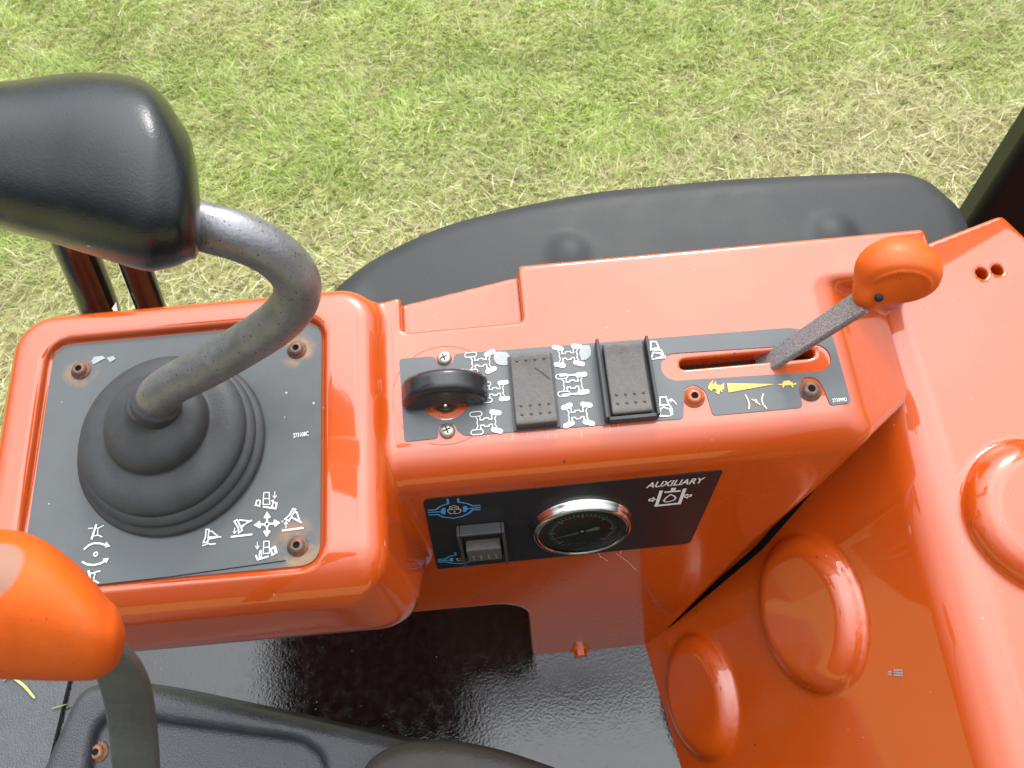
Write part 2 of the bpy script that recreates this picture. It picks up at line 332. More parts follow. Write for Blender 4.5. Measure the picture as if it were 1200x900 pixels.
# ---- flat print: ribbons and filled shapes on a plane
class Art:
    def __init__(s, pl, off=.00055): s.pl = pl; s.off = off; s.V = []; s.F = []
    def add(s, ab, faces):
        o = len(s.V); s.V += list(s.pl.to3(np.array(ab), s.off)); s.F += [tuple(i + o for i in f) for f in faces]
    def line(s, pts, wd=.0006, closed=False):
        P = np.array(pts, float); n = len(P)
        if closed: nx = np.roll(P, -1, 0); pv = np.roll(P, 1, 0)
        else: nx = np.vstack([P[1:], 2 * P[-1:] - P[-2:-1]]); pv = np.vstack([2 * P[:1] - P[1:2], P[:-1]])
        d1 = P - pv; d2 = nx - P; d1 /= np.linalg.norm(d1, axis=1)[:, None] + 1e-12; d2 /= np.linalg.norm(d2, axis=1)[:, None] + 1e-12
        t = d1 + d2; t /= np.linalg.norm(t, axis=1)[:, None] + 1e-12; nn = np.stack([-t[:, 1], t[:, 0]], 1)
        k = np.clip(1 / np.maximum(np.abs((nn * np.stack([-d1[:, 1], d1[:, 0]], 1)).sum(1)), .45), 1, 2)[:, None]
        Lf = P + nn * k * wd / 2; Rt = P - nn * k * wd / 2; m_ = n if closed else n - 1
        s.add(np.vstack([Lf, Rt]), [(n + i, n + (i + 1) % n, (i + 1) % n, i) for i in range(m_)])
    def px(s, pts, wd=.0006, closed=False, T=None):
        s.line([s.pl.ab(*(T(p) if T else p)) for p in pts], wd, closed)
    def fill(s, ab): s.add(ab, [tuple(range(len(ab)))])
    def fillpx(s, pts, T=None): s.fill([s.pl.ab(*(T(p) if T else p)) for p in pts])
    def disc(s, c, r, seg=20, ry=None):
        th = np.linspace(0, 2 * np.pi, seg, endpoint=False); s.fill(np.stack([c[0] + r * np.cos(th), c[1] + (ry or r) * np.sin(th)], 1))
    def ring(s, c, r, wd, a0=0, a1=360, seg=40):
        th = np.radians(np.linspace(a0, a1, seg)); s.line(np.stack([c[0] + r * np.cos(th), c[1] + r * np.sin(th)], 1), wd)
    def capsule(s, c, ln, wd, ang, fill=True, lw=.0005):
        th = np.concatenate([np.linspace(-90, 90, 8), np.linspace(90, 270, 8)]); q = []
        for i, t in enumerate(th):
            x = (ln - wd) / 2 * (1 if i < 8 else -1) + wd / 2 * math.cos(rad(t)); y = wd / 2 * math.sin(rad(t)); q.append((x, y))
        q = np.array(q); ca, sa = math.cos(rad(ang)), math.sin(rad(ang)); q = np.array(c) + np.stack([q[:, 0] * ca - q[:, 1] * sa, q[:, 0] * sa + q[:, 1] * ca], 1)
        if fill: s.fill(q)
        else: s.line(q, lw, True)
    def build(s, name, M, parent, label=None):
        V = np.array(s.V); o = part(name, V, s.F, M, parent, smooth=False, origin=V.mean(0))
        bm = bmesh.new(); bm.from_mesh(o.data)
        nrm = Vector(s.pl.n)
        for f in bm.faces:
            f.normal_update()
            if f.normal.dot(nrm) < 0: f.normal_flip()
        bmesh.ops.triangulate(bm, faces=[f for f in bm.faces if len(f.verts) > 4]); bm.to_mesh(o.data); bm.free()
        if label: o['label'] = label
        return o
def text(body, pl, p0, p1, h, M, parent, shear=0., bold=0., off=.00055, name='lettering', label=None, up=None):
    cu = bpy.data.curves.new('text', 'FONT'); cu.body = body; cu.size = 1; cu.shear = shear; cu.offset = bold; cu.resolution_u = 3
    o = bpy.data.objects.new('text', cu); COL.objects.link(o); bpy.context.view_layer.update()
    me = bpy.data.meshes.new_from_object(o.evaluated_get(bpy.context.evaluated_depsgraph_get())); bpy.data.objects.remove(o)
    V = np.empty(len(me.vertices) * 3, np.float32); me.vertices.foreach_get('co', V); V = V.reshape(-1, 3)
    Fc = [tuple(p.vertices) for p in me.polygons]
    x = (V[:, 0] - V[:, 0].min()) / (V[:, 0].max() - V[:, 0].min()); y = (V[:, 1] - V[:, 1].min()) / (V[:, 1].max() - V[:, 1].min())
    a0 = np.array(p0); a1 = np.array(p1); d = a1 - a0; nrm = np.array([-d[1], d[0]]) / np.linalg.norm(d)
    if up is not None: nrm = np.array(up) / np.linalg.norm(up)
    ab = a0 + x[:, None] * d + y[:, None] * nrm * h
    P = pl.to3(ab, off); o = part(name, P, Fc, M, parent, smooth=False, origin=P.mean(0))
    bm = bmesh.new(); bm.from_mesh(o.data)
    for f in bm.faces:
        if f.normal.dot(Vector(pl.n)) < 0: f.normal_flip()
    bm.to_mesh(o.data); bm.free()
    if label: o['label'] = label
    return o
def plate(name, outlines, z0, z1, pl, M, parent, label=None):   # a thin sheet with real cut-outs
    cu = bpy.data.curves.new('outline', 'CURVE'); cu.dimensions = '2D'; cu.fill_mode = 'BOTH'; cu.extrude = (z1 - z0) / 2
    for o_ in outlines:
        sp = cu.splines.new('POLY'); sp.points.add(len(o_) - 1); sp.use_cyclic_u = True
        for i, p in enumerate(o_): sp.points[i].co = (p[0] * 10, p[1] * 10, 0, 1)
    o = bpy.data.objects.new('outline', cu); COL.objects.link(o); bpy.context.view_layer.update()
    me = bpy.data.meshes.new_from_object(o.evaluated_get(bpy.context.evaluated_depsgraph_get())); bpy.data.objects.remove(o)
    V = np.empty(len(me.vertices) * 3, np.float32); me.vertices.foreach_get('co', V); V = V.reshape(-1, 3).astype(float)
    P = pl.to3(V[:, :2] / 10) + (V[:, 2:3] + (z0 + z1) / 2) * pl.n
    ob = part(name, P, [tuple(p.vertices) for p in me.polygons], M, parent, smooth=False)
    if label: ob['label'] = label
    return ob
def rpoly(pts, r=.003, seg=5):   # round the corners of an outline
    P = [np.array(p, float) for p in pts]; o = []; n = len(P)
    for i in range(n):
        a, b, c = P[i - 1], P[i], P[(i + 1) % n]; rr = r if np.isscalar(r) else r[i]
        u1 = (a - b); u2 = (c - b); l1 = np.linalg.norm(u1); l2 = np.linalg.norm(u2); k = min(rr, l1 * .45, l2 * .45)
        s = b + u1 / l1 * k; e = b + u2 / l2 * k
        for t in np.linspace(0, 1, seg): o.append((1 - t) ** 2 * s + 2 * t * (1 - t) * b + t * t * e)
    return o

# =================================================================== GROUND
Z_FLOOR = CAMH + OR[2] - .322
gm = bpy.data.materials.new('turf'); gm.use_nodes = True; t = gm.node_tree; p = t.nodes['Principled BSDF']; p.inputs['Roughness'].default_value = .95; p.inputs['Specular IOR Level'].default_value = .1
g = t.nodes.new('ShaderNodeTexCoord'); n1 = t.nodes.new('ShaderNodeTexNoise'); n1.inputs['Scale'].default_value = 40; n1.inputs['Detail'].default_value = 8
r1 = t.nodes.new('ShaderNodeValToRGB'); r1.color_ramp.elements[0].color = (.13, .12, .05, 1); r1.color_ramp.elements[1].color = (.34, .35, .15, 1); r1.color_ramp.elements[0].position = .35; r1.color_ramp.elements[1].position = .65
t.links.new(g.outputs['Object'], n1.inputs['Vector']); t.links.new(n1.outputs['Fac'], r1.inputs[0]); t.links.new(r1.outputs[0], p.inputs['Base Color'])
me = bpy.data.meshes.new('ground'); me.from_pydata([(-200, -200, 0), (200, -200, 0), (200, 200, 0), (-200, 200, 0)], [], [(0, 1, 2, 3)]); me.materials.append(gm)
go = bpy.data.objects.new('ground', me); COL.objects.link(go); go['kind'] = 'structure'

def vnoise(x, y, s, seed):
    r_ = np.random.default_rng(seed); G = r_.random((64, 64)); X = x / s + 31; Y = y / s + 17
    i = np.floor(X).astype(int) % 64; j = np.floor(Y).astype(int) % 64; fx = X - np.floor(X); fy = Y - np.floor(Y); fx = fx * fx * (3 - 2 * fx); fy = fy * fy * (3 - 2 * fy)
    i1 = (i + 1) % 64; j1 = (j + 1) % 64
    return (G[i, j] * (1 - fx) + G[i1, j] * fx) * (1 - fy) + (G[i, j1] * (1 - fx) + G[i1, j1] * fx) * fy
def dryness(x, y):
    n = vnoise(x, y, .32, 1) * .5 + vnoise(x, y, .11, 2) * .3 + vnoise(x, y, .05, 6) * .2
    edge = 1.60 + .14 * x + .30 * (vnoise(x, y, .5, 4) - .5)
    near = np.clip((edge - y) / .45 + .5, 0, 1)
    return np.clip(near * .95 + (n - .5) * 1.0 + .10, 0, 1)
def in_view(x, y, mg):
    P = np.stack([x, y, np.full_like(x, -CAMH)], 1); z = P @ CD; px = 600 + FPX * (P @ CR) / z; py = 450 - FPX * (P @ CU) / z
    return (px > -mg) & (px < 1200 + mg) & (py > -mg) & (py < 640)
def blades(n, lying, name, M, x0, x1, y0, y1, only_view=None, lo=.02, hi=.055, wd=.0032, clump=None):
    x = rng.uniform(x0, x1, n); y = rng.uniform(y0, y1, n)
    d = dryness(x, y)
    if lying: keep = rng.random(n) < (.10 + d * .9)
    else: keep = rng.random(n) < np.clip(1.15 - d * 1.0, .12, 1)
    if clump: keep = vnoise(x, y, .10, 33) * .6 + vnoise(x, y, .03, 34) * .4 > clump
    if only_view is True: keep &= in_view(x, y, 90)
    elif only_view is False: keep &= ~in_view(x, y, 90)
    x = x[keep]; y = y[keep]; d = d[keep]; n = len(x)
    ln = rng.uniform(lo, hi, n) * (1.0 if lying else 1) * (.55 + .9 * vnoise(x, y, .09, 9))
    flow = vnoise(x, y, .35, 12) * 5 + vnoise(x, y, .08, 14) * 5
    az = flow + rng.normal(0, .9, n) if not lying else rng.uniform(0, 6.283, n)
    el0 = rng.uniform(.5, 1.35, n) if not lying else rng.uniform(-.08, .35, n)
    bend = rng.uniform(.3, 1.5, n) if not lying else rng.uniform(-.5, .5, n)
    z = np.zeros(n) if not lying else rng.uniform(.004, .030, n)
    W_ = wd * rng.uniform(.6, 1.25, n); dirx = np.cos(az); diry = np.sin(az); sx = -diry; sy = dirx
    if lying: tw = rng.uniform(-.9, .9, n)
    else: tw = rng.uniform(-.5, .5, n)
    P = np.stack([x, y, z], 1); V = np.empty((n, 7, 3)); el = el0.copy(); fr = (1, .85, .5)
    for k in range(4):
        if k < 3:
            sd_ = np.stack([sx * np.cos(tw), sy * np.cos(tw), np.sin(tw)], 1) * (W_ * fr[k] / 2)[:, None]
            V[:, 2 * k] = P - sd_; V[:, 2 * k + 1] = P + sd_
            st = np.stack([dirx * np.cos(el), diry * np.cos(el), np.sin(el)], 1) * (ln / 3)[:, None]; P = P + st
            el = el - bend * (.45 if not lying else .5) 
            if lying: az2 = az + (k + 1) * bend * .35; dirx = np.cos(az2); diry = np.sin(az2)
        else: V[:, 6] = P
    V[:, :, 2] = np.maximum(V[:, :, 2], .002)
    b = (np.arange(n) * 7)[:, None]
    Q = np.concatenate([b + np.array([[0, 1, 3, 2]]), b + np.array([[2, 3, 5, 4]])]); T = b + np.array([[4, 5, 6]])
    me = bpy.data.meshes.new(name); VV = V.reshape(-1, 3).astype(np.float32); me.vertices.add(len(VV)); me.vertices.foreach_set('co', VV.ravel())
    li = np.concatenate([Q.ravel(), T.ravel()]).astype(np.int32); me.loops.add(len(li)); me.loops.foreach_set('vertex_index', li)
    tot = np.concatenate([np.full(len(Q), 4), np.full(len(T), 3)]).astype(np.int32); me.polygons.add(len(tot)); me.polygons.foreach_set('loop_start', np.concatenate([[0], np.cumsum(tot)[:-1]]).astype(np.int32)); me.polygons.foreach_set('loop_total', tot)
    me.update(calc_edges=True)
    green = np.array([[.24, .34, .050], [.33, .44, .080], [.42, .52, .14], [.50, .55, .24]]); straw = np.array([[.60, .54, .32], [.70, .65, .44], [.50, .45, .24], [.30, .22, .12]]); 
    gi = green[rng.integers(0, 4, n)]; si = straw[rng.integers(0, 4, n)]
    f = (rng.random(n) < np.clip((.10 + d * .80) if not lying else (.42 + d * .5), 0, .93))[:, None]
    ol = np.array([.48, .48, .22])
    gi = gi * (1 - .5 * d[:, None]) + ol * .5 * d[:, None]
    patch = .86 + .32 * vnoise(x, y, .25, 21)[:, None]
    c = np.where(f, si, gi * patch) * 1.12 * rng.uniform(.75, 1.2, (n, 1))
    ca = np.ones((n, 7, 4), np.float32); ca[:, :, :3] = c[:, None, :]; ca[:, 0:2, :3] *= 1.0
    at = me.color_attributes.new('blade_colour', 'FLOAT_COLOR', 'POINT'); at.data.foreach_set('color', ca.ravel())
    me.materials.append(M); me.polygons.foreach_set('use_smooth', np.ones(len(tot), bool))
    o = bpy.data.objects.new(name, me); COL.objects.link(o); o['kind'] = 'stuff'; return o
bmat = bpy.data.materials.new('grass_blade'); bmat.use_nodes = True; t = bmat.node_tree; p = t.nodes['Principled BSDF']; p.inputs['Roughness'].default_value = .5; p.inputs['Specular IOR Level'].default_value = .35
a_ = t.nodes.new('ShaderNodeAttribute'); a_.attribute_name = 'blade_colour'; t.links.new(a_.outputs['Color'], p.inputs['Base Color'])
tr = t.nodes.new('ShaderNodeBsdfTranslucent'); t.links.new(a_.outputs['Color'], tr.inputs['Color']); mxs = t.nodes.new('ShaderNodeMixShader'); mxs.inputs[0].default_value = .35
t.links.new(p.outputs[0], mxs.inputs[1]); t.links.new(tr.outputs[0], mxs.inputs[2]); t.links.new(mxs.outputs[0], t.nodes['Material Output'].inputs[0])
gr = blades(430000, False, 'grass', bmat, -2.6, 2.6, .45, 3.7, True, lo=.016, hi=.048, wd=.0026); gr['label'] = 'bright green mown lawn beside the machine'; gr['category'] = 'grass'
gr = blades(110000, False, 'grass', bmat, -4, 4, .3, 5, False, lo=.03, hi=.06, wd=.005); gr['label'] = 'mown lawn continuing outside the frame'; gr['category'] = 'grass'
wd_ = blades(60000, False, 'clover', bmat, -2.6, 2.6, .9, 3.6, True, lo=.012, hi=.026, wd=.0085, clump=.72); wd_['label'] = 'scattered broad leaved weeds growing through the lawn'; wd_['category'] = 'weeds'
st_ = blades(120000, True, 'hay', bmat, -2.4, 2.4, .45, 3.6, True, lo=.025, hi=.08, wd=.0022); st_['label'] = 'dry straw coloured clippings lying on the lawn near the machine'; st_['category'] = 'grass clippings'

# =================================================================== MACHINE FLOOR
fl = Pl(w2l((0, 0, Z_FLOOR)), (1, 0, 0), ML @ np.array([0, 0, 1.]))
FLOORM = mat('black_floor', (.006, .006, .007), .14, spec=.75, var=.5, vscale=110, bump=.22, bscale=420, rvar=.12)
specks(FLOORM, (.22, .22, .20), 170, .10, .82); specks(FLOORM, (.004, .004, .004), 260, .35, .5)
o = bpy.data.objects.new('floor', None)
yf = (w2l((0, 0, 0)))
def fpt(x, y):
    q = ray(x, y); t_ = (Z_FLOOR - CAMH) / q[2]; return (CAM + q * t_)
y_back = fpt(0, 740)[1]
me = bpy.data.meshes.new('floor'); V, Fc = [], []
x0, x1, ya, yb = -.95, .42, -.75, y_back
for z in (Z_FLOOR - .02, Z_FLOOR): V += [(x0, ya, z), (x1, ya, z), (x1, yb, z), (x0, yb, z)]
me.from_pydata(V, [], [(3, 2, 1, 0), (4, 5, 6, 7), (0, 1, 5, 4), (1, 2, 6, 5), (2, 3, 7, 6), (3, 0, 4, 7)]); me.materials.append(FLOORM)
fo = bpy.data.objects.new('floor', me); COL.objects.link(fo); fo['kind'] = 'structure'
# rougher grey mat on the left of a joint in the floor
MATM = mat('dusty_floor_mat', (.055, .060, .066), .42, spec=.6, var=.25, vscale=90, bump=.8, bscale=700, rvar=.1)
specks(MATM, (.30, .30, .28), 150, .16, .8)
xs_ = fpt(83, 800)[0]
me = bpy.data.meshes.new('floor_mat'); V = []
for z in (Z_FLOOR + .0005, Z_FLOOR + .004): V += [(x0, ya, z), (xs_ - .012, ya, z), (xs_, yb, z), (x0, yb, z)]
me.from_pydata(V, [], [(4, 5, 6, 7), (0, 1, 5, 4), (1, 2, 6, 5), (2, 3, 7, 6), (3, 0, 4, 7)]); me.materials.append(MATM)
fo = bpy.data.objects.new('floor_mat', me); COL.objects.link(fo); fo['label'] = 'dusty dark grey floor mat behind the orange ball knob at bottom left'; fo['category'] = 'floor mat'
# grass clippings on the mat
def clip(pts, wd, name='grass_clipping'):
    P = catmull([np.array(fpt(*q)) + (0, 0, .0055) for q in pts], 6); V = []; n = len(P)
    T = np.gradient(P, axis=0); T /= np.linalg.norm(T, axis=1)[:, None]
    for i in range(n):
        s_ = np.cross(T[i], (0, 0, 1)); ww = wd * (1 - abs(i / (n - 1) - .4) ** 2); V += [P[i] - s_ * ww / 2, P[i] + s_ * ww / 2 + (0, 0, .001)]
    return V, [(2 * i, 2 * i + 1, 2 * i + 3, 2 * i + 2) for i in range(n - 1)]
CLIPM = mat('clipping', (.34, .40, .10), .5); STRAWM = mat('straw_bit', (.45, .42, .22), .6)
V, Fc = cat(clip([(20, 796), (33, 806), (45, 820)], .0022), clip([(8, 800), (16, 795), (26, 797)], .0012), clip([(65, 832), (75, 829), (82, 827)], .0010))
me = mesh_from(V, Fc, 'grass_clipping'); me.materials.append(CLIPM); o = bpy.data.objects.new('grass_clipping', me); COL.objects.link(o)
o['kind'] = 'stuff'; o['label'] = 'a few green grass clippings lying on the dusty floor mat'; o['category'] = 'grass clippings'

# =================================================================== CONTROL CONSOLE
FN = np.array([0, -math.cos(rad(16)), math.sin(rad(16))]); FP0 = np.array([0, -.040, 0]); FRONT = Pl(FP0, (1, 0, 0), FN)
console = thing('control_console', 'glossy orange moulded control console carrying grey switch panels beside the lawn', 'control console', (0, .0, -.19))
ZP = .012; PLZ = .0078
slot_a, slot_b = Lw(803, 427), Lw(948, 414)
def f_console(p):
    u, v, w_ = p
    top = w_; front = half(p, FP0, FN)
    P1 = Lw(1065, 468, -.046); P2 = np.array([.2015, -.043, -.009]); P3 = np.array([.112, -.1195, -.278]); cn = np.cross(P2 - P1, P3 - P1)
    ch = half(p, P1, cn if cn[0] > 0 else -cn)
    back = np.where(u < .0115, v - (.0885 + (u - .010) * .17), v - (.094 - .02 * (u - .27) * 0))
    back = v - .0925
    body = rmax(.018, top, front); body = rmax(.004, body, back, ch, u - .272, -.10 - u)
    FB = Lw(1049, 420, -.048); flare = half(p, (.200, 0, 0), (.048, 0, FB[0] - .200))
    wedge = rmin(.004, flare, .060 - (v + 0 * u))    # keep where below the flared wall, or behind the notch
    body = rmax(.007, body, wedge)
    # back pocket and its slanted rear edge
    hw = rbox2(u, v, -.0265, .052 + .05, .0375, .05, .003); pocket = np.maximum(hw, -.010 - w_)
    body = rmax(.0025, body, -pocket)
    cut = np.maximum(half(p, (-.064, .0765, 0), (.17, -.985, 0)), u - .0112)
    body = rmax(.002, body, -cut)
    # underside with the leg
    leg = rmin(.012, -.188 - w_ + .12 * (u + .07) * 0, np.maximum(-(u + .004 + (.0) * w_), w_ - 9))
    leg = rmin(.026, -.190 - w_, rmax(.014, -(u + .003), -.313 - w_ - .28 * (u - .003)))
    body = rmax(.003, body, leg, -.335 - w_)
    # pod on the left
    uc = .0
    pl_ = -.3035 - u; pr = (u + .077 + .125 * (w_ - ZP)) / 1.0078
    pf = half(p, (0, -.1215, -.060), (0, -math.cos(rad(15)), math.sin(rad(15))))
    un = half(p, (0, -.1245, -.064), (0, -.975, -.24)); un2 = half(p, (0, -.128, -.075), (0, -.50, -.60))
    plan = rmax(.026, rmax(.001, pl_, pr), v - .0835)
    pod = rmax(.013, w_ - ZP, plan, -(v + .30)); pod = rmax(.024, pod, pf); pod = rmax(.035, pod, un2); pod = rmax(.01, pod, -.200 - w_)
    rec = np.maximum(rbox2(u, v, -.1935, -.0135, .0845, .0755, .014), (ZP - .0052) - w_)
    pod = rmax(.0028, pod, -rec)
    b = rmin(.005, body, pod)
    # slot
    d = slot_b - slot_a; du, dv = u - slot_a[0], v - slot_a[1]; tt = np.clip((du * d[0] + dv * d[1]) / (d @ d), 0, 1)
    sl = np.maximum(np.hypot(du - tt * d[0], dv - tt * d[1]) - .0034, -.03 - w_)
    return rmax(.0006, b, -sl)
V, Q = sdf_mesh(f_console, (-.315, -.150, -.330), (.285, .105, .020), .0021)
part('shell', V, Q, ORANGE, console)
V, Fc = box((slot_a + slot_b) / 2 + (0, 0, -.012), (1, 0, 0), (0, 1, 0), (0, 0, 1), .0385, .0030, -.012, 0)
part('slot_liner', V, Fc, DARK, console, smooth=False)

# joystick plate
PLT = Pl((0, 0, PLZ), (1, 0, 0), (0, 0, 1))
def pb(x, y, k=0): return Pl((0, 0, PLZ + k), (1, 0, 0), (0, 0, 1)).hit(x, y)
bolts = [pb(95, 434), pb(348, 410), pb(349, 640), pb(66, 672)]
PM = plate_mat('stained_plate', [(q - base_of(console), r_) for q, r_ in zip(bolts, (.012, .013, .017, .014))], None)
co = [PLT.ab(*q) for q in ((76, 420), (374, 387), (377, 652), (44, 694))]
c2 = [np.array((co[0][0] - .0015, .0595)), np.array((co[1][0], .0595)), np.array((co[1][0], -.0865)), np.array((co[0][0] - .0015, -.0865))]
c2 = [np.array((-.2755, .0600)), np.array((-.1115, .0600)), np.array((-.1115, -.0870)), np.array((-.2755, -.0870))]
jp = plate('joystick_plate', [rpoly(c2, .012, 8)], -.0022, 0, PLT, PM, console, label='grey plate with rust stains round its corner bolts')
BASE[jp.name] = base_of(console)
inner = [np.array((-.2735, .0545)), np.array((-.1140, .0545)), np.array((-.1140, -.082)), np.array((-.2735, -.082))]
# thin sticker sheet edge lines on the plate
ed = Art(PLT, .00025); ed.px([(75, 690), (200, 676), (335, 657)], .0006); ed.build('seam', DARK, jp)
def socket_bolt(parent, P, n, r, M, name='bolt', hexr=.36, tilt=None):
    V1, F1 = lathe([(r * 1.35, 0), (r * 1.35, r * .12), (r * 1.02, r * .16), (r, r * .45), (r * .86, r * .72), (r * .62, r * .82), (r * hexr * 1.25, r * .84)], P, n, 28)
    V2, F2 = lathe([(r * hexr * 1.25, r * .84), (r * hexr, r * .55), (0.00001, r * .45)], P, n, 6)
    o = part(name, *cat((V1, F1), ), M, parent, origin=P)
    s = part('socket', V2, F2, DARK, parent, smooth=False, origin=P)
    return o
def join_bolt(parent, P, n, r, M, name='bolt'):
    V1, F1 = lathe([(r * 1.4, -.0002), (r * 1.4, r * .12), (r * 1.02, r * .16), (r, r * .45), (r * .86, r * .72), (r * .62, r * .82), (r * .45, r * .82), (r * .40, r * .35), (1e-5, r * .33)], P, n, 24)
    o = part(name, V1, F1, M, parent, origin=P); o.data.materials.append(DARK)
    for f in o.data.polygons:
        if np.linalg.norm(np.cross(np.array(f.center), n / np.linalg.norm(n))) < r * .44 and np.array(f.center) @ (np.array(n) / np.linalg.norm(n)) < r * .6: f.material_index = 1
    return o
for q in bolts: join_bolt(jp, q, np.array([0, 0, 1.]), .0042, RUSTY)

# pictograms on the joystick plate -------------------------------------------------
def T3(ox, oy, s): return lambda p_: (ox + p_[0] / s, oy + p_[1] / s)
Tj = T3(220, 560, 7.5); Tk = T3(80, 590, 8.18)
art = Art(PLT)
def sym(plane, mat_, parent, items, T, off=.00055, name='symbol', label=None):
    a = Art(plane, off)
    for it in items:
        if it[0] == 'l': a.px(it[1], it[2] if len(it) > 2 else .0006, it[3] if len(it) > 3 else False, T)
        elif it[0] == 'f': a.fillpx(it[1], T)
        elif it[0] == 'o':
            c = plane.ab(*T(it[1])); a.ring(c, it[2], it[3])
    return a.build(name, mat_, parent, label)
W5 = .0006
sym(PLT, WHITE, jp, [('l', [(700, 315), (700, 385)], .0011), ('l', [(700, 430), (700, 505)], .0011), ('l', [(600, 415), (675, 410)], .0011), ('l', [(725, 406), (800, 398)], .0011),
    ('l', [(678, 355), (700, 315), (724, 352)], .0012), ('l', [(674, 468), (698, 505), (724, 466)], .0012), ('l', [(640, 385), (600, 415), (643, 437)], .0012), ('l', [(760, 375), (800, 398), (765, 425)], .0012), ('o', (699, 409), .0012, .0006)], Tj, label='four way arrow')
def blade_icon(pts_list, ground, arrow=None, wv=None):
    it = [('l', q, .0008, c) for q, c in pts_list]
    if ground: it.append(('l', ground, .0010))
    if arrow: it += [('l', q, .0004) for q in arrow]
    return it
sym(PLT, WHITE, jp, blade_icon([([(165, 455), (190, 455), (180, 565), (140, 570), (160, 520)], True), ([(192, 470), (215, 470), (275, 522), (188, 540)], False), ([(188, 522), (298, 520)], False)], None) + [('l', [(130, 597), (155, 590), (180, 578), (205, 585), (250, 580)], .0007)], Tj, label='deck floating')
sym(PLT, WHITE, jp, blade_icon([([(412, 385), (438, 370), (482, 462), (450, 485), (448, 440)], True), ([(455, 380), (460, 372), (540, 380), (470, 445)], False), ([(470, 430), (568, 373)], False)], [(382, 520), (570, 498)], [[(415, 440), (415, 490)], [(402, 470), (415, 492), (432, 466)]]), Tj, label='deck lowering')
sym(PLT, WHITE, jp, blade_icon([([(928, 272), (950, 280), (892, 380), (858, 364), (900, 325)], True), ([(945, 305), (962, 305), (985, 378), (915, 350)], False), ([(915, 350), (1005, 396)], False)], [(832, 465), (1020, 441)], [[(866, 445), (866, 392)], [(850, 410), (866, 388), (884, 408)]]), Tj, label='deck raising')
sym(PLT, WHITE, jp, [('l', [(612, 196), (598, 243), (640, 247)], .0008), ('l', [(618, 196), (640, 202), (632, 258)], .0006), ('l', [(664, 255), (775, 272), (785, 225), (760, 215)], .0009), ('l', [(738, 205), (752, 200), (748, 252), (735, 250)], .0007),
    ('l', [(672, 132), (718, 130), (724, 235), (664, 235)], .0005, True), ('l', [(668, 185), (720, 183)], .0005), ('l', [(768, 122), (768, 178)], .0004), ('l', [(752, 158), (766, 182), (785, 156)], .0004)], Tj, label='left side raised tractor')
sym(PLT, WHITE, jp, [('l', [(600, 680), (618, 720), (715, 690)], .0009), ('l', [(635, 645), (648, 640), (652, 700), (632, 698), (635, 645)], .0006), ('l', [(735, 625), (770, 605), (786, 655), (745, 680)], .0008, True), ('l', [(758, 612), (772, 655)], .0006),
    ('l', [(672, 560), (718, 558), (722, 662), (666, 668)], .0005, True), ('l', [(668, 614), (720, 610)], .0005), ('l', [(615, 565), (615, 622)], .0004), ('l', [(598, 600), (614, 626), (632, 598)], .0004)], Tj, label='right side raised tractor')
sym(PLT, WHITE, jp, [('l', [(155, 443), (200, 402), (250, 383), (310, 384), (390, 408)], .0010), ('l', [(365, 378), (392, 408), (358, 415)], .0011), ('l', [(138, 558), (180, 585), (250, 592), (320, 575), (380, 537)], .0010), ('l', [(338, 540), (380, 535), (365, 568)], .0011), ('o', (268, 487), .0010, .0007)], Tk, label='two curved turning arrows')
sym(PLT, WHITE, jp, [('l', [(275, 200), (228, 346)], .0012), ('l', [(265, 240), (300, 235), (345, 213)], .0006), ('l', [(250, 312), (290, 305), (330, 322)], .0007), ('l', [(290, 235), (285, 305)], .0006), ('l', [(195, 240), (238, 240)], .0005), ('f', [(230, 228), (245, 240), (230, 250)])], Tk, label='tilting frame')
sym(PLT, WHITE, jp, [('l', [(200, 642), (222, 770)], .0012), ('l', [(205, 668), (240, 672), (275, 655), (312, 650)], .0007), ('l', [(222, 745), (262, 742), (298, 765)], .0008), ('l', [(262, 672), (245, 742)], .0006)], Tk, label='tilting frame')
T2 = T3(0, 340, 3)
text('273108C', PLT, PLT.ab(*T2((1032, 520))), PLT.ab(*T2((1086, 512))), .0026, WHITE, jp, bold=.01)
ch = Art(PLT, .0004)
ch.fillpx([(322, 250), (332, 235), (360, 232), (372, 240), (352, 250), (330, 262)], T2); ch.fillpx([(375, 238), (400, 232), (408, 242), (388, 255)], T2); ch.fillpx([(432, 320), (470, 295), (520, 278), (508, 288), (470, 302), (445, 318)], T2)
ch.build('paint_chip', GREYPAINT, jp)

# switch panel on the console top
def tp(x, y): return TOP.ab(x, y)
C6 = lambda x, y: (400 + x / 7.5, 400 + y / 7.5)       # from enlarged crops
C7 = lambda x, y: (740 + x / 4.615, 380 + y / 4.615)
ol = [tp(468, 421), tp(505, 418), tp(510, 419.5), tp(513, 428), tp(530, 427), tp(533, 415), tp(925, 384.5), tp(*C7(1085, 60)), tp(*C7(1187, 425)), tp(*C7(1075, 442)), tp(*C7(1035, 340)), tp(*C7(1000, 292)), tp(*C7(930, 285)), tp(*C7(905, 340)), tp(*C7(925, 452)),
      tp(*C7(440, 495)), tp(*C7(400, 362)), tp(*C7(335, 325)), tp(*C7(285, 350)), tp(*C7(280, 512)), tp(545, 511), tp(536, 505), tp(533, 497), tp(514, 498), tp(513, 514), tp(474, 518)]
ol = rpoly(ol, .0022, 4)
sa, sb = tp(*C7(240, 232)), tp(*C7(995, 183)); dd = (sb - sa) / np.linalg.norm(sb - sa); pp_ = np.array([-dd[1], dd[0]]); hole = []
rr = .0089
for t_ in np.linspace(90, 270, 13): hole.append(sa + rr * (math.cos(rad(t_)) * dd + math.sin(rad(t_)) * pp_))
for t_ in np.linspace(-90, 90, 13): hole.append(sb + rr * (math.cos(rad(t_)) * dd + math.sin(rad(t_)) * pp_))
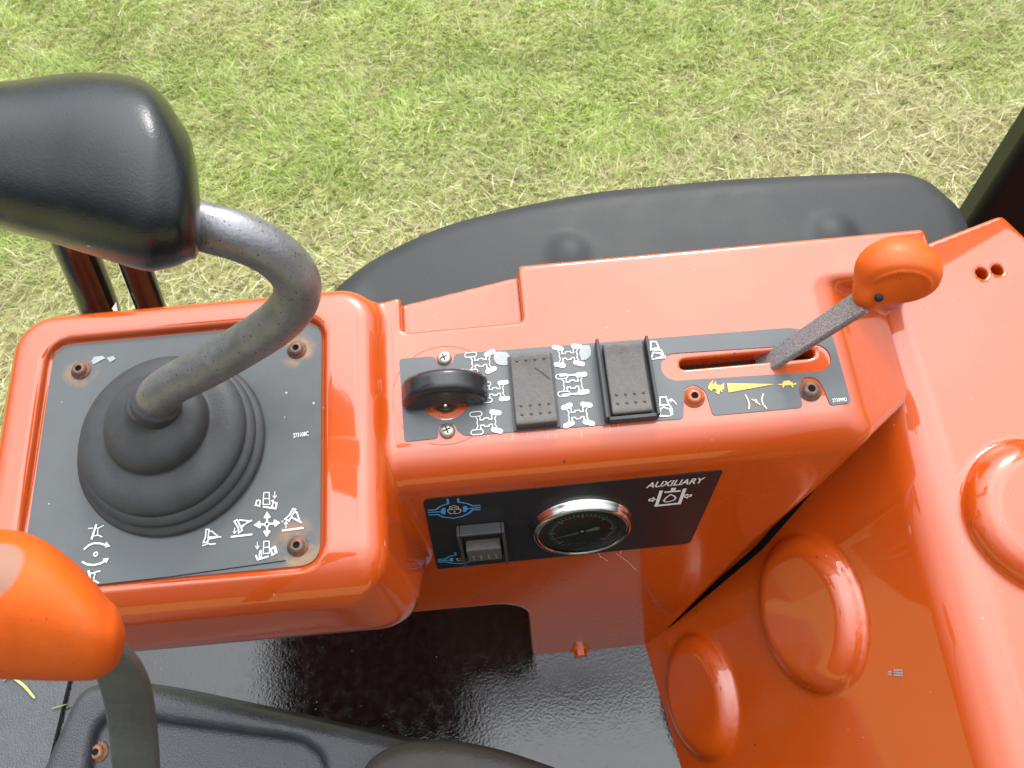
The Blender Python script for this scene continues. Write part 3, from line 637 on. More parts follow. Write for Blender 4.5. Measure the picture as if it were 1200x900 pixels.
kc = tp(523, 465); disc = [kc + .0148 * np.array([math.cos(a), math.sin(a)]) for a in np.linspace(0, 2 * np.pi, 32, endpoint=False)]
sp = plate('switch_panel', [ol, hole[::-1], disc[::-1]], .0002, .0006, TOP, DECAL, console)
TS = Pl((0, 0, .0006), (1, 0, 0), (0, 0, 1))
def phillips(parent, P, n, r, M):
    V1, F1 = lathe([(r, -.0003), (r, r * .15), (r * .8, r * .42), (r * .4, r * .55), (1e-5, r * .58)], P, n, 24)
    o = part('screw', V1, F1, M, parent, origin=P)
    a = Art(Pl(P, (1, .35, 0), n), r * .6)
    a.fill([(-r * .5, -r * .09), (r * .5, -r * .09), (r * .5, r * .09), (-r * .5, r * .09)]); a2 = Art(a.pl, r * .605); a2.fill([(-r * .09, -r * .5), (r * .09, -r * .5), (r * .09, r * .5), (-r * .09, r * .5)])
    a.V += a2.V; a.F.append((4, 5, 6, 7)); a.build('screw_cross', DARK, parent)
for x, y in ((520.5, 420), (524, 505)): phillips(sp, TS.hit(x, y), np.array([0, 0, 1.]), .0046, SCREW)
join_bolt(sp, TOP.hit(813, 466), np.array([0, 0, 1.]), .0046, RUSTO); join_bolt(sp, TOP.hit(949, 458), np.array([0, 0, 1.]), .0048, RUSTY)
# scratch circle around the rotary knob
a = Art(TOP, .0003)
for a0, a1 in ((25, 165), (170, 235), (250, 300)): a.ring(TOP.ab(521, 462), .0315, .0003, a0, a1)
a.build('scratch', SCR, console)['kind'] = 'stuff'
# chassis pictograms
def chassis(cx, cy, wheels, scale=1., rot=3):
    c = TS.ab(cx, cy); a = Art(TS, .00045); s = .001 * scale
    xo, yo = 5.8, 5.6
    for (sx, sy), (ang, fl_) in zip(((-1, 1), (1, 1), (-1, -1), (1, -1)), wheels):
        a.capsule(c + np.array((sx * xo, sy * yo)) * s, 7.2 * s, 3.0 * s, ang, fl_, .48 * s)
    fr = [(-6, 3.6), (-5, 2), (-5.5, 0), (-5, -2), (-6, -3.6)]
    a.line([c + np.array(q) * s for q in fr], .5 * s); a.line([c + np.array((-q[0], q[1])) * s for q in fr], .5 * s)
    for sy in (1, -1):
        a.line([c + np.array((x_, y_ * sy)) * s for x_, y_ in ((-4.6, 4.2), (-3.4, 4.2), (-3.6, 1.6), (-1.6, 1.6), (-1.2, 2.6), (1.2, 2.6), (1.8, 1.6), (3.4, 1.6), (3.4, 4.2), (4.6, 4.2))], .55 * s)
    return a.build('symbol', WHITE, sp)
F_, O_ = True, False
chassis(563.5, 425, ((0, O_), (22, F_), (0, O_), (22, F_)))
chassis(580, 459, ((0, O_), (3, F_), (0, O_), (3, F_)), .92)
chassis(570, 495, ((0, O_), (-15, F_), (0, O_), (-20, F_)))
chassis(666, 417, ((-20, F_), (-15, F_), (-15, F_), (-20, F_)))
chassis(671, 450.5, ((0, O_), (3, F_), (0, O_), (3, F_)))
chassis(677, 486, ((20, F_), (-15, F_), (20, F_), (-20, F_)))
a = Art(TS, .00045); C5 = lambda x, y: (540 + x / 7.5, 400 + y / 7.5)
a.px([C5(868, 305), C5(1078, 290)], .0010); a.px([C5(890, 472), C5(1102, 455)], .0010); a.build('symbol', WHITE, sp, 'two parallel lines')
C8 = lambda x, y: (640 + x / 7.5, 400 + y / 7.5)
TT = lambda p_: C8(*p_)
sym(TS, WHITE, sp, [('l', [(918, 5), (965, 5), (990, 60), (918, 70)], .0008, True), ('l', [(905, 95), (915, 75), (1010, 80), (1030, 120)], .0009), ('l', [(905, 95), (925, 145), (940, 100), (1000, 105), (1020, 130)], .0009), ('f', [(908, 162), (1045, 125), (1050, 148), (915, 166)]), ('f', [(878, 32), (900, 30), (895, 52), (885, 56)])], TT, .00045, label='tractor tilted on a slope')
sym(TS, WHITE, sp, [('l', [(1000, 495), (1052, 492), (1080, 560), (1000, 562)], .0009, True), ('l', [(985, 590), (1000, 565)], .0009), ('l', [(985, 590), (985, 640), (1000, 640), (1003, 595), (1030, 580), (1090, 600), (1095, 640), (1108, 640), (1105, 600), (1085, 565)], .0009), ('f', [(972, 648), (1115, 655), (1060, 664), (975, 664)]), ('l', [(1145, 555), (1120, 525), (1080, 515)], .0007), ('f', [(1075, 512), (1110, 505), (1095, 540)])], TT, .00045, label='tractor levelled by an arrow')
T7 = lambda p_: C7(*p_)
sym(TS, YELLOW, sp, [('f', [(515, 320), (770, 325), (525, 370)])], T7, .00045, label='tapering speed wedge')
sym(TS, YELLOW, sp, [('f', [(412, 345), (425, 318), (445, 325), (455, 308), (458, 328), (485, 330), (500, 318), (500, 352), (480, 358), (472, 380), (455, 372), (462, 355), (440, 350), (430, 362)]), ('l', [(430, 322), (440, 306)], .0006), ('l', [(480, 355), (492, 368)], .0006)], T7, .00045, label='running hare')
sym(TS, YELLOW, sp, [('f', [(812, 325), (822, 310), (848, 304), (872, 318), (875, 330), (815, 333)]), ('l', [(795, 327), (815, 328)], .0007), ('l', [(822, 330), (818, 343)], .0009), ('l', [(866, 330), (872, 342)], .0009), ('l', [(872, 328), (890, 322)], .0008)], T7, .00045, label='tortoise')
sym(TS, PINKP, sp, [('l', [(614, 382), (630, 410), (637, 435), (634, 460)], .0008), ('l', [(712, 376), (703, 405), (710, 435), (732, 457)], .0008), ('l', [(648, 405), (668, 418), (696, 437)], .0006), ('f', [(660, 412), (672, 405), (684, 422), (672, 428)])], T7, .00045, label='throttle valve')
text('273099D', TS, tp(*C7(1085, 425)), tp(*C7(1163, 418)), .0022, WHITE, sp, off=.00045, bold=.01)
a = Art(TS, .0004); a.fillpx([C5(*q) for q in ((292, 95), (330, 92), (400, 95), (430, 130), (432, 200), (395, 212), (350, 212), (310, 195), (290, 160))]); a.build('paint_chip', GREYPAINT, sp)
a = Art(TS, .0004); a.fillpx([C5(*q) for q in ((1050, 60), (1080, 35), (1130, 35), (1145, 80), (1140, 130), (1100, 165), (1060, 170), (1040, 110))]); a.build('paint_chip', GREYPAINT, sp)

# rocker switches
def rocker(parent, cx, cy, ax, bx, nx, hl, hw, hgt, dip, P=None, flip=1, M=ROCKER):
    # profile along b (length): two tilted faces meeting in the middle
    K = 11; xs = np.linspace(-hw, hw, 2); V = []; P = np.array(P)
    prof = [(-hl, 0), (-hl, hgt - dip * .2), (-hl * .9, hgt + .0002)] + [(t_ * hl, hgt - dip * (1 - abs(t_) ** 2)) for t_ in np.linspace(-.8, .8, 9)] + [(hl * .9, hgt + dip * .1), (hl, hgt - dip * .4), (hl, 0)]
    for x in (-hw, hw):
        for b, z in prof: V.append(P + ax * x + bx * b + nx * z)
    n = len(prof); Fc = [(i, i + 1, n + i + 1, n + i) for i in range(n - 1)] + [tuple(range(n - 1, -1, -1)), tuple(range(n, 2 * n))]
    o = sharp(part('rocker', np.array(V), Fc, M, parent, origin=P)); bevel(o, .0012, 3, 30)
    return o, prof
def dots(parent, P, ax, bx, nx, hw, hl, rows, hgt, dip, r=.0011):
    ms = []
    for b in rows:
        for k in range(4):
            z = hgt - dip * (1 - (b / hl) ** 2); q = P + ax * (-hw * .66 + hw * 1.32 * k / 3) + bx * b + nx * (z - .0002)
            ms.append(lathe([(r, 0), (r * .85, r * .45), (r * .45, r * .8), (1e-5, r * .9)], q, nx, 10))
    o = part('grip_dot', *cat(*ms), ROCKER, parent, origin=P); o['kind'] = 'stuff'; return o
def holder(name, label, P):
    o = part(name, *box(P, (1, 0, 0), (0, 1, 0), (0, 0, 1), .0100, .0185, .0004, .0022), BLACKP, console, smooth=False, origin=P, label=label); return o
ux, vx, wx = np.eye(3)
rs1P = Lw(625, 457, .004) * (1, 1, 0); yv = np.array([-.02, 1, 0]); yv /= np.linalg.norm(yv)
rs = part('rocker_switch', *box(rs1P, ux, vx, wx, .0135, .0235, .0004, .0022), BLACKP, console, smooth=False, origin=rs1P, label='brown grey rocker switch with a scratched top and two rows of dots'); BASE[rs.name] = rs1P
rocker(rs, 0, 0, ux, vx, wx, .0225, .0122, .0085, .0012, P=rs1P)
dots(rs, rs1P, ux, vx, wx, .0122, .0225, (-.0105, -.0160), .0085, .0012); dots(rs, rs1P, ux, vx, wx, .0122, .0225, (.0180,), .0085, .0012)
a = Art(Pl(rs1P + wx * .0077, ux, wx), .0003); a.line([(0.0020, .0125), (.0060, .009), (.0105, .0045)], .0004); a.build('scratch', DARK, rs)
rs2P = Lw(734.5, 444.5, .004) * (1, 1, 0)
rs = part('rocker_switch', *box(rs2P, ux, vx, wx, .0150, .0245, .0004, .0022), BLACKP, console, smooth=False, origin=rs2P, label='brown grey rocker switch between two upright black guard plates'); BASE[rs.name] = rs2P
rocker(rs, 0, 0, ux, vx, wx, .0225, .0118, .0085, .0012, P=rs2P)
dots(rs, rs2P, ux, vx, wx, .0118, .0225, (-.0105, -.0160), .0085, .0012)
V, Fc = cat(box(rs2P - ux * .0150, ux, vx, wx, .0010, .0250, .0005, .0110), box(rs2P + ux * .0147, ux, vx, wx, .0009, .0250, .0005, .0092), box(rs2P - vx * .0246, ux, vx, wx, .0139, .0012, .0005, .0075))
bevel(sharp(part('guard_frame', V, Fc, RUBBER, rs, origin=rs2P)), .0006, 2)

# rotary knob
kP = TOP.hit(523, 474); kP = np.array([kP[0], kP[1], 0])
def f_knob(p):
    u, v, w_ = p[0] - kP[0], p[1] - kP[1], p[2]
    d = np.sqrt((u / .0258) ** 2 + (np.maximum(w_, 0) / .0255) ** 2); el = (d - 1) * .0225
    th = np.abs(v - .0065) - (.0098 - .0022 * (np.maximum(w_, 0) / .02))
    skirt = rmax(.0015, np.hypot(u, v - .003) - .0085, w_ - .0030, .0008 - w_)
    return rmin(.002, rmax(.0042, el, th, .0008 - w_), skirt)
V, Q = sdf_mesh(f_knob, kP + (-.03, -.018, -.001), kP + (.03, .026, .027), .0008)
rk = part('rotary_knob', V, Q, BLACKP, console, origin=kP); BASE[rk.name] = kP
q = kP + (0, -.0030, .0060)
part('pin', *lathe([(.0012, -.002), (.0012, .0006), (.0008, .001), (1e-5, .0011)], q, (0, -1, .1), 14), CHROME, rk, origin=q)
a = Art(Pl((0, 0, .0010), ux, wx), 0); a.ring(kP[:2], .0100, .0004, 250, 290, 20); a.build('ring_mark', WHITE, rk)

# auxiliary panel on the front face
def fr(x, y): return FRONT.ab(x, y)
CG = lambda x, y: (480 + x / 3, 540 + y / 3)
ol = [fr(497, 587), fr(505, 583), fr(845, 550), fr(808, 637), fr(515, 665)]
ol = [fr(*CG(45, 133)), fr(*CG(1102, 30)), fr(*CG(985, 288)), fr(*CG(98, 378))]
ap = plate('auxiliary_panel', [rpoly(ol, (.006, .003, .004, .003), 6)], .0002, .0007, FRONT, BDECAL, console, label='black decal with blue padlock symbols and the word AUXILIARY')
FS = Pl(FP0 + FN * .0007, (1, 0, 0), FN)
CA = lambda x, y: (740 + x / 10, 540 + y / 10)
text('AUXILIARY', FS, fr(*CA(160, 302)), fr(*CA(850, 238)), .0066, WHITE, ap, shear=.30, bold=.022)
TA = lambda p_: CA(*p_)
sym(FS, WHITE, ap, [('l', [(348, 342), (290, 520), (560, 492), (625, 318)], .0022), ('l', [(385, 362), (575, 345)], .0018), ('l', [(495, 310), (480, 350)], .0030), ('l', [(455, 388), (400, 430), (375, 462), (395, 475), (450, 470), (500, 452), (518, 430), (500, 405)], .0010, True),
    ('l', [(205, 455), (215, 440), (240, 440), (255, 425), (270, 445), (245, 468), (240, 458), (210, 465)], .0010, True), ('l', [(270, 445), (300, 445)], .0010), ('l', [(610, 412), (650, 385), (655, 398), (700, 390), (695, 408), (655, 415), (650, 428)], .0010, True)], TA, .0004, label='bucket with a drop and two arrows')
CB = lambda x, y: (490 + x / 8.18, 560 + y / 8.18)
TB = lambda p_: CB(*p_)
def lock_icon(T, op=False):
    it = [('l', [(92, 303), (170, 300), (215, 265), (290, 240), (280, 195)], .0013), ('l', [(92, 325), (215, 320)], .0013), ('l', [(100, 350), (190, 345), (240, 370), (340, 380), (430, 362), (490, 330), (520, 300), (598, 298)], .0013),
          ('l', [(598, 258), (520, 262), (470, 240), (385, 225), (382, 190)], .0013), ('l', [(475, 290), (520, 284), (598, 278)], .0013),
          ('f', [(215, 325), (222, 295), (235, 282), (262, 282), (262, 345), (235, 345)]), ('f', [(430, 268), (460, 262), (478, 290), (460, 320), (430, 322)])]
    return it
sym(FS, BLUE, ap, lock_icon(TB), TB, .0004, label='linked hoses')
sym(FS, PALE, ap, [('l', [(285, 300), (405, 295), (410, 315), (385, 335), (310, 338), (285, 315)], .0008, True), ('l', [(300, 298), (305, 270), (340, 258), (380, 268), (390, 295)], .0008), ('l', [(348, 312), (348, 328)], .0010), ('l', [(320, 296), (325, 280), (362, 276), (366, 292)], .0007)], TB, .00045, label='closed padlock')
TBl = lambda p_: CB(188 + (p_[0] - 92) * .872, 790 + (p_[1] - 325) * .60 - (p_[0] - 92) * .03)
sym(FS, BLUE, ap, lock_icon(TBl), TBl, .0004, label='unlinked hoses')
sym(FS, PALE, ap, [('l', [(300, 300), (380, 300), (385, 330), (310, 335)], .0008, True), ('l', [(372, 298), (385, 268), (430, 255)], .0008)], TBl, .00045, label='open padlock')

a = Art(FRONT, .0004)
for q in ([(700, 646), (704, 653)], [(722, 642), (728, 640), (727, 648)], [(722, 648), (736, 658), (746, 668)], [(702, 650), (712, 657)]): a.px(q, .0005)
a.build('scratch', PINKP, console)['kind'] = 'stuff'
a = Art(TOP, .0004)
for k_ in range(7):
    x_, y_ = 575 + 26 * k_ + random.uniform(-9, 9), 512 + random.uniform(-3, 3) - 2 * k_; a.px([(x_, y_), (x_ + random.uniform(-2, 2), y_ + random.uniform(4, 10))], .00025)
a.build('scratch', PINKP, console)['kind'] = 'stuff'
# small guarded rocker on the front face
sP = FRONT.hit(566, 632)
e1, e2 = FRONT.a, FRONT.b
rs = part('rocker_switch', *box(sP, e1, e2, FN, .0135, .0215, .0008, .0020), DARK, console, smooth=False, origin=sP, label='small rocker switch in an open black frame on the front face'); BASE[rs.name] = sP
V, Fc = cat(box(sP - e1 * .0142, e1, e2, FN, .0010, .0235, .0008, .0085), box(sP + e1 * .0142, e1, e2, FN, .0010, .0235, .0008, .0085), box(sP + e2 * .0226, e1, e2, FN, .0131, .0012, .0008, .0085))
bevel(sharp(part('guard_frame', V, Fc, RUBBER, rs, origin=sP)), .0006, 2)
K = []; hw = .0115
for x in (-hw, hw):
    for b, z in ((.004, .001), (.002, .0085), (-.0175, .0070), (-.0195, .001)): K.append(sP + e1 * x + e2 * b + FN * z)
o = bevel(sharp(part('rocker', np.array(K), [(0, 1, 2, 3), (7, 6, 5, 4), (0, 4, 5, 1), (1, 5, 6, 2), (2, 6, 7, 3), (3, 7, 4, 0)], ROCKER, rs, origin=sP)), .0009, 2)
ms = []
for k in range(4):
    for b in (-.009, -.013):
        ms.append(lathe([(.0011, 0), (.0009, .0005), (1e-5, .0009)], sP + e1 * (-.0075 + .005 * k) + e2 * b + FN * (.0070 + .0015 * (b + .0195) / .02), FN, 10))
o = part('grip_dot', *cat(*ms), ROCKER, rs, origin=sP); o['kind'] = 'stuff'

# pressure gauge
gP = FRONT.hit(681, 613); GR = .0318
gauge = part('pressure_gauge', *lathe([(GR * .9, .0008), (GR * .9, .0055), (1e-5, .0055)], gP, FN, 48), mat('gauge_dial', (.14, .145, .15), .5), console, smooth=False, origin=gP, label='round chrome rimmed pressure gauge'); BASE[gauge.name] = gP
part('bezel', *lathe([(GR * 1.05, .0007), (GR * 1.06, .0022), (GR * 1.02, .0030), (GR * 1.01, .0052), (GR * .985, .0072), (GR * .94, .0080), (GR * .90, .0074), (GR * .885, .0062)], gP, FN, 64), CHROME, gauge, origin=gP)
GD = Pl(gP + FN * .0057, e1, FN)
a = Art(GD, 0); 
for k in range(37):
    th = rad(225 - k * 7.5); r1_ = GR * .70; r2_ = GR * (.62 if k % 6 else .55)
    c_, s_ = math.cos(th), math.sin(th); a.line([(r2_ * c_, r2_ * s_), (r1_ * c_, r1_ * s_)], .0005 if k % 6 else .0010)
a.ring((0, 0), GR * .62, .0004, -45, 225, 50); a.build('scale', WHITE, gauge)
a = Art(GD, .0001); a.ring((0, 0), GR * .50, .0005, -40, 220, 40); a.ring((0, 0), GR * .80, .0004, 0, 360, 60); a.build('red_scale', RED, gauge)
def gt(s, x, y, wd_, h, M): text(s, GD, (x - wd_ / 2, y), (x + wd_ / 2, y), h, M, gauge, off=.0002, bold=.01)
gt('50', -.0095, .0095, .0050, .0036, RED); gt('100', .0030, .0140, .0062, .0036, RED); gt('150', .0130, .0060, .0056, .0036, RED)
a = Art(GD, .0002)
for k, wl in enumerate((.0030, .0022, .0036, .0026)): 
    x_ = -.0140 + k * .0048; a.line([(x_, -.0168 + .0002 * k), (x_ + wl, -.0168)], .0013)
a.line([(.006, -.0185), (.011, -.0178)], .0011); a.line([(.0165, -.006), (.0205, -.0045)], .0015); a.build('scale_print', PALE, gauge)
n_ = Art(Pl(gP + FN * .0064, e1, FN), 0)
th = rad(198); c_ = np.array([math.cos(th), math.sin(th)]); pn = np.array([-c_[1], c_[0]])
n_.fill([c_ * GR * .74, c_ * 0 + pn * .0010, -c_ * GR * .12 + pn * .0012, -c_ * GR * .30 + pn * .0024, -c_ * GR * .36 + pn * .0012, -c_ * GR * .36 - pn * .0012, -c_ * GR * .30 - pn * .0024, -c_ * GR * .12 - pn * .0012, -pn * .0010]); n_.build('needle', WHITE, gauge)
part('hub', *lathe([(.0026, .0056), (.0026, .0068), (1e-5, .0070)], gP, FN, 20), CHROME, gauge, origin=gP)
GL = bpy.data.materials.new('gauge_glass'); GL.use_nodes = True; t = GL.node_tree; t.nodes.clear()
o_ = t.nodes.new('ShaderNodeOutputMaterial'); tp_ = t.nodes.new('ShaderNodeBsdfTransparent'); gl_ = t.nodes.new('ShaderNodeBsdfGlossy'); gl_.inputs['Roughness'].default_value = .04; fz = t.nodes.new('ShaderNodeFresnel'); fz.inputs[0].default_value = 1.8; mx = t.nodes.new('ShaderNodeMixShader')
t.links.new(fz.outputs[0], mx.inputs[0]); t.links.new(tp_.outputs[0], mx.inputs[1]); t.links.new(gl_.outputs[0], mx.inputs[2]); t.links.new(mx.outputs[0], o_.inputs[0])
part('glass', *lathe([(GR * .89, .0072), (GR * .5, .0077), (1e-5, .0079)], gP, FN, 48), GL, gauge, origin=gP)
# bolt at the foot of the leg
lb = FRONT.hit(680, 762)
V, Fc = cat(lathe([(.0085, .0), (.0085, .0015), (.0001, .0015)], lb, FN, 18), lathe([(.0056, .0015), (.0056, .0060), (.0001, .0064)], lb, FN, 6))
sharp(part('bolt', V, Fc, ORANGE, console, origin=lb, label='orange painted hex bolt at the foot'))

# black tube standing in for shade between the console edge and the side cover
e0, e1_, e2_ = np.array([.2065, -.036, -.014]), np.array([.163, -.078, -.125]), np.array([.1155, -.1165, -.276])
part('gap_shade', *tube([e0 + (-.002, .0015, -.004), e1_ + (.0005, -.0005, 0), e2_ + (-.001, .001, 0)], [.0018, .0024, .0016], 12), mat('gap_shade_black', (.004, .003, .003), .95, spec=.05), console)

# =================================================================== JOYSTICK
bc = Lw(203, 521, PLZ); bc[2] = PLZ
joy = thing('joystick', 'bent steel joystick with big black grip rising from a round rubber boot', 'joystick', bc)
k = .001
prof = [(59, 0), (60, 2.5), (59, 5.5), (56.5, 7.5), (55.2, 8.5), (56, 11), (55.5, 14), (53, 16.5), (51.2, 17.2), (51.8, 20), (51, 24), (47, 28), (42, 30.5), (36, 32), (32.5, 33), (31.5, 34.5), (31.2, 38), (30, 43), (27, 47), (22, 50), (17, 52.5), (14, 54.5), (12.2, 58), (11.8, 62), (11, 64), (7, 64.5)]
prof = catmull([(a_, b_, 0) for a_, b_ in prof], 3)[:, :2] * k * (.90, .80)
lean = np.array([-.02, .02, 0])
V, Fc = lathe(prof, bc, wx, 72)
hh = (V[:, 2] - PLZ); V[:, 0] += .0068 * np.clip(hh / .05, 0, 1) ** 1.5; V[:, 1] += .006 * np.clip(hh / .05, 0, 1) ** 1.5
part('boot', V, Fc, RUBBER, joy)
top_b = bc + wx * .050 + (.0068, .006, 0)
dep = lambda P: float((ML.T @ (np.array(P) - CL)) @ CD)
d0 = dep(top_b)
pts = [PD(184, 482, d0 + .012), PD(186, 464, d0 - .004), PD(205, 449, d0 - .012), PD(240, 431, d0 - .022), PD(285, 405, d0 - .034), PD(325, 378, d0 - .048), PD(346, 352, d0 - .058), PD(346, 325, d0 - .068), PD(322, 298, d0 - .078), PD(285, 279, d0 - .086), PD(240, 266, d0 - .090), PD(205, 258, d0 - .090)]
P = catmull(pts, 8); V, Fc = tube(P, .0104, 32); part('rod', V, Fc, STEEL, joy)
# collar at the rod foot
part('collar', *tube(catmull([pts[0], PD(183, 476, d0 + .004), PD(184, 470, d0)], 4), [.0125] * 9, 28), RUBBER, joy)
# grip: lofted egg
gd0 = d0 - .098
secs = [(235.5, 266, 3, 3), (235, 263, 20, 12), (233, 256, 40, 19), (229, 245, 58, 25), (222, 232, 73, 30), (210, 225.5, 85.5, 34), (195, 216, 99, 37), (175, 208, 110, 40), (150, 200.5, 112, 41), (125, 195, 109.5, 41), (95, 190, 105.5, 40), (60, 186, 98.5, 38), (25, 184, 91, 37), (-10, 181, 85, 36), (-60, 180, 82, 35), (-110, 180, 80, 34), (-150, 180, 70, 30), (-170, 180, 45, 20), (-178, 180, 8, 6)]
V = []; seg = 48; SCL = gd0 / FPX
SX = []
cs = catmull([(a_, b_, c_) for a_, b_, c_, d_ in secs], 4); ts = catmull([(a_, d_, 0) for a_, b_, c_, d_ in secs], 4)[:, 1]
for (x, y, h_), t_ in zip(cs, ts):
    dc = gd0 - .004 + .012 * (236 - x) / 400
    for th in np.linspace(0, 2 * np.pi, seg, endpoint=False):
        c_, s_ = math.cos(th), math.sin(th); e_ = .82
        yy = abs(s_) ** e_ * np.sign(s_); zz = abs(c_) ** .68 * np.sign(c_)
        V.append(PD(x, y - yy * max(h_, 2), dc + zz * max(t_, 1) * .0010))
n = len(cs); Fc = [(i * seg + j, (i + 1) * seg + j, (i + 1) * seg + (j + 1) % seg, i * seg + (j + 1) % seg) for i in range(n - 1) for j in range(seg)] + [tuple(range(seg)), tuple((n - 1) * seg + j for j in range(seg - 1, -1, -1))]
o = part('grip', np.array(V), Fc, GRIP, joy)
bm = bmesh.new(); bm.from_mesh(o.data); bmesh.ops.recalc_face_normals(bm, faces=bm.faces); bm.to_mesh(o.data); bm.free()

# =================================================================== THROTTLE LEVER
tb = Lw(905, 420, -.008)
thr = thing('throttle_lever', 'short flat steel throttle lever with glossy orange knob leaning right from its slot', 'lever', tb)
dsl = dep(Lw(905, 420))
pa, pb_ = PD(897, 428, dsl + .006), PD(1012, 352, dsl - .055)
P = np.array([pa + (pb_ - pa) * t_ for t_ in np.linspace(-.12, 1, 8)])
wdir = np.array([.35, 1., .25])
V, Fc = bar(P, np.linspace(.0125, .0155, 8), np.full(8, .0042), [wdir] * 8); sharp(part('bar', V, Fc, DSTEEL, thr))
kd = dep(pb_) - .006; kc_ = PD(1052, 318, kd); kn = PD(1022, 342, kd + .004)
view = ML @ (ray(1052, 318)); view /= np.linalg.norm(view)
fcap = -view * .62 + (ML @ -CU) * .72 + (ML @ CR) * .15; fcap /= np.linalg.norm(fcap)   # the flat cap looks down towards the driver
ax_ = (kc_ - kn); ax_ /= np.linalg.norm(ax_)
KR = .0195
cr_, cu_ = ML @ CR, ML @ CU
lat = np.cross(fcap, cr_); lat /= np.linalg.norm(lat)
s1 = np.cross(lat, fcap)
def f_tk(p):
    q = np.stack([p[0] - kc_[0], p[1] - kc_[1], p[2] - kc_[2]], -1)
    x = q @ s1; y = q @ lat; z = q @ fcap
    ball = (np.sqrt((x / .0215) ** 2 + (y / .0172) ** 2 + (z / .0180) ** 2) - 1) * .0185
    ball = rmax(.0030, ball, z - .0112)
    ring = rmax(.0006, np.sqrt((x / 1.22) ** 2 + y ** 2) - .0122, np.abs(z - .0108) - .0009)
    gro = np.maximum(np.abs(np.sqrt((x / 1.12) ** 2 + y ** 2) - .0156) - .0003, .008 - z)
    qn = q - (kn - kc_); h_ = np.clip(-(q @ ax_) / np.linalg.norm(kc_ - kn), 0, 1.15)
    dn = np.linalg.norm(q + h_[..., None] * np.linalg.norm(kc_ - kn) * ax_, axis=-1) - (.0118 - .0035 * h_)
    return rmin(.0004, rmin(.006, ball, dn), ring)
V, Q = sdf_mesh(f_tk, kc_ - .036, kc_ + .036, .001)
kb = part('knob', V, Q, ORANGE_KNOB, thr, origin=kc_)
q = PD(1030, 349, kd - .010)
part('set_screw', *lathe([(.0022, -.006), (.0022, .0006), (1e-5, .0004)], q, -view, 12), DARK, thr, origin=q)

# =================================================================== SIDE COVER
sc_b = np.array([.30, -.08, -.30])
cover = thing('side_cover', 'large glossy orange side cover with round embossed bosses and twin holes', 'machine cover', sc_b)
W2 = -.048
RU = Lw(1062, 480, W2)[0]; SL = (RU - .112) / (.278 + W2)
N1 = np.array([-1, 0, SL]); N1 /= np.linalg.norm(N1); FACE1 = Pl((RU, 0, W2), (0, 1, 0), N1)
bdir = np.array([SL, 0, 1]); bdir /= np.linalg.norm(bdir)
hl1, hl2 = Lw(1151, 320, W2), Lw(1169.5, 316, W2)
def vs(x, y): h = FACE1.hit(x, y); return np.array([h[1], (h - FACE1.P) @ bdir])
B1 = [vs(962, 618), vs(978, 812), vs(1012, 715)]; B2 = [vs(825, 742), vs(852, 890), vs(862, 810)]
B3c, B3l, B3t = Lw(1222, 605, W2), Lw(1128, 605, W2), Lw(1205, 497, W2)
E1, E2 = Lw(1077, 288, W2), Lw(1175, 251, W2)
def f_cover(p):
    u, v, w_ = p
    f1 = half(p, (RU, 0, W2), N1); f2 = w_ - W2
    s = (u - RU) * bdir[0] + (w_ - W2) * bdir[2]
    def boss(c1, c2, r1, r2, h_, rr_, f, x, y):
        e_ = (np.sqrt(((x - c1) / r1) ** 2 + ((y - c2) / r2) ** 2) - 1) * min(r1, r2)
        return rmax(rr_, e_ + .25 * f, f - h_)
    body = rmax(.018, f1, f2)
    r1 = (B1[0][0] - B1[1][0]) / 2; r2 = (B2[0][0] - B2[1][0]) / 2
    b1 = boss((B1[0][0] + B1[1][0]) / 2, B1[2][1] - r1 * .80, r1, r1 * .80, .013, .010, f1, v, s); b2 = boss((B2[0][0] + B2[1][0]) / 2, B2[2][1] - r1 * .72, r2 * 1.03, r1 * .72, .011, .010, f1, v, s)
    r3 = B3c[0] - B3l[0]; b3 = boss(B3c[0], B3c[1], r3, r3, .015, .013, f2, u, v)
    body = rmin(.0025, body, b1); body = rmin(.0025, body, b2); body = rmin(.0025, body, b3)
    d = E2 - E1; far = half(p, E1, (-d[1], d[0], 0))
    body = rmax(.003, body, far, -.34 - w_, u - .62, -.55 - v)
    body = rmax(.003, body, -rmax(.004, -half(p, (E2[0], E2[1], 0), (.88, .47, 0)), -(v - E2[1] + .034)))
    for c in (hl1, hl2):
        body = rmax(.0006, body, -np.maximum(np.hypot(u - c[0], v - c[1]) - .0042, W2 - .03 - w_))
    return body
V, Q = sdf_mesh(f_cover, (.09, -.36, -.345), (.53, .15, -.02), .0026)
part('panel', V, Q, ORANGE, cover)
for c in (hl1, hl2):
    part('hole', *lathe([(.0041, -.016), (1e-5, -.016)], c, wx, 16), DARK, cover, origin=c)
hq = FACE1.hit(797, 775)
part('hole', *lathe([(.0032, .0012), (1e-5, .0012)], hq, N1, 16), DARK, cover, origin=hq)
a = Art(FACE1, .0006)
F1a = lambda x, y: FACE1.ab(x, y)
for (xa, xb, ya_) in ((1041, 1046, 787), (1048, 1059, 785), (1048, 1059, 788), (1048, 1059, 791), (1041, 1046, 790)): a.px([(xa, ya_), (xb, ya_ + .4)], .0011)
a.build('sticker_print', STICK, cover)

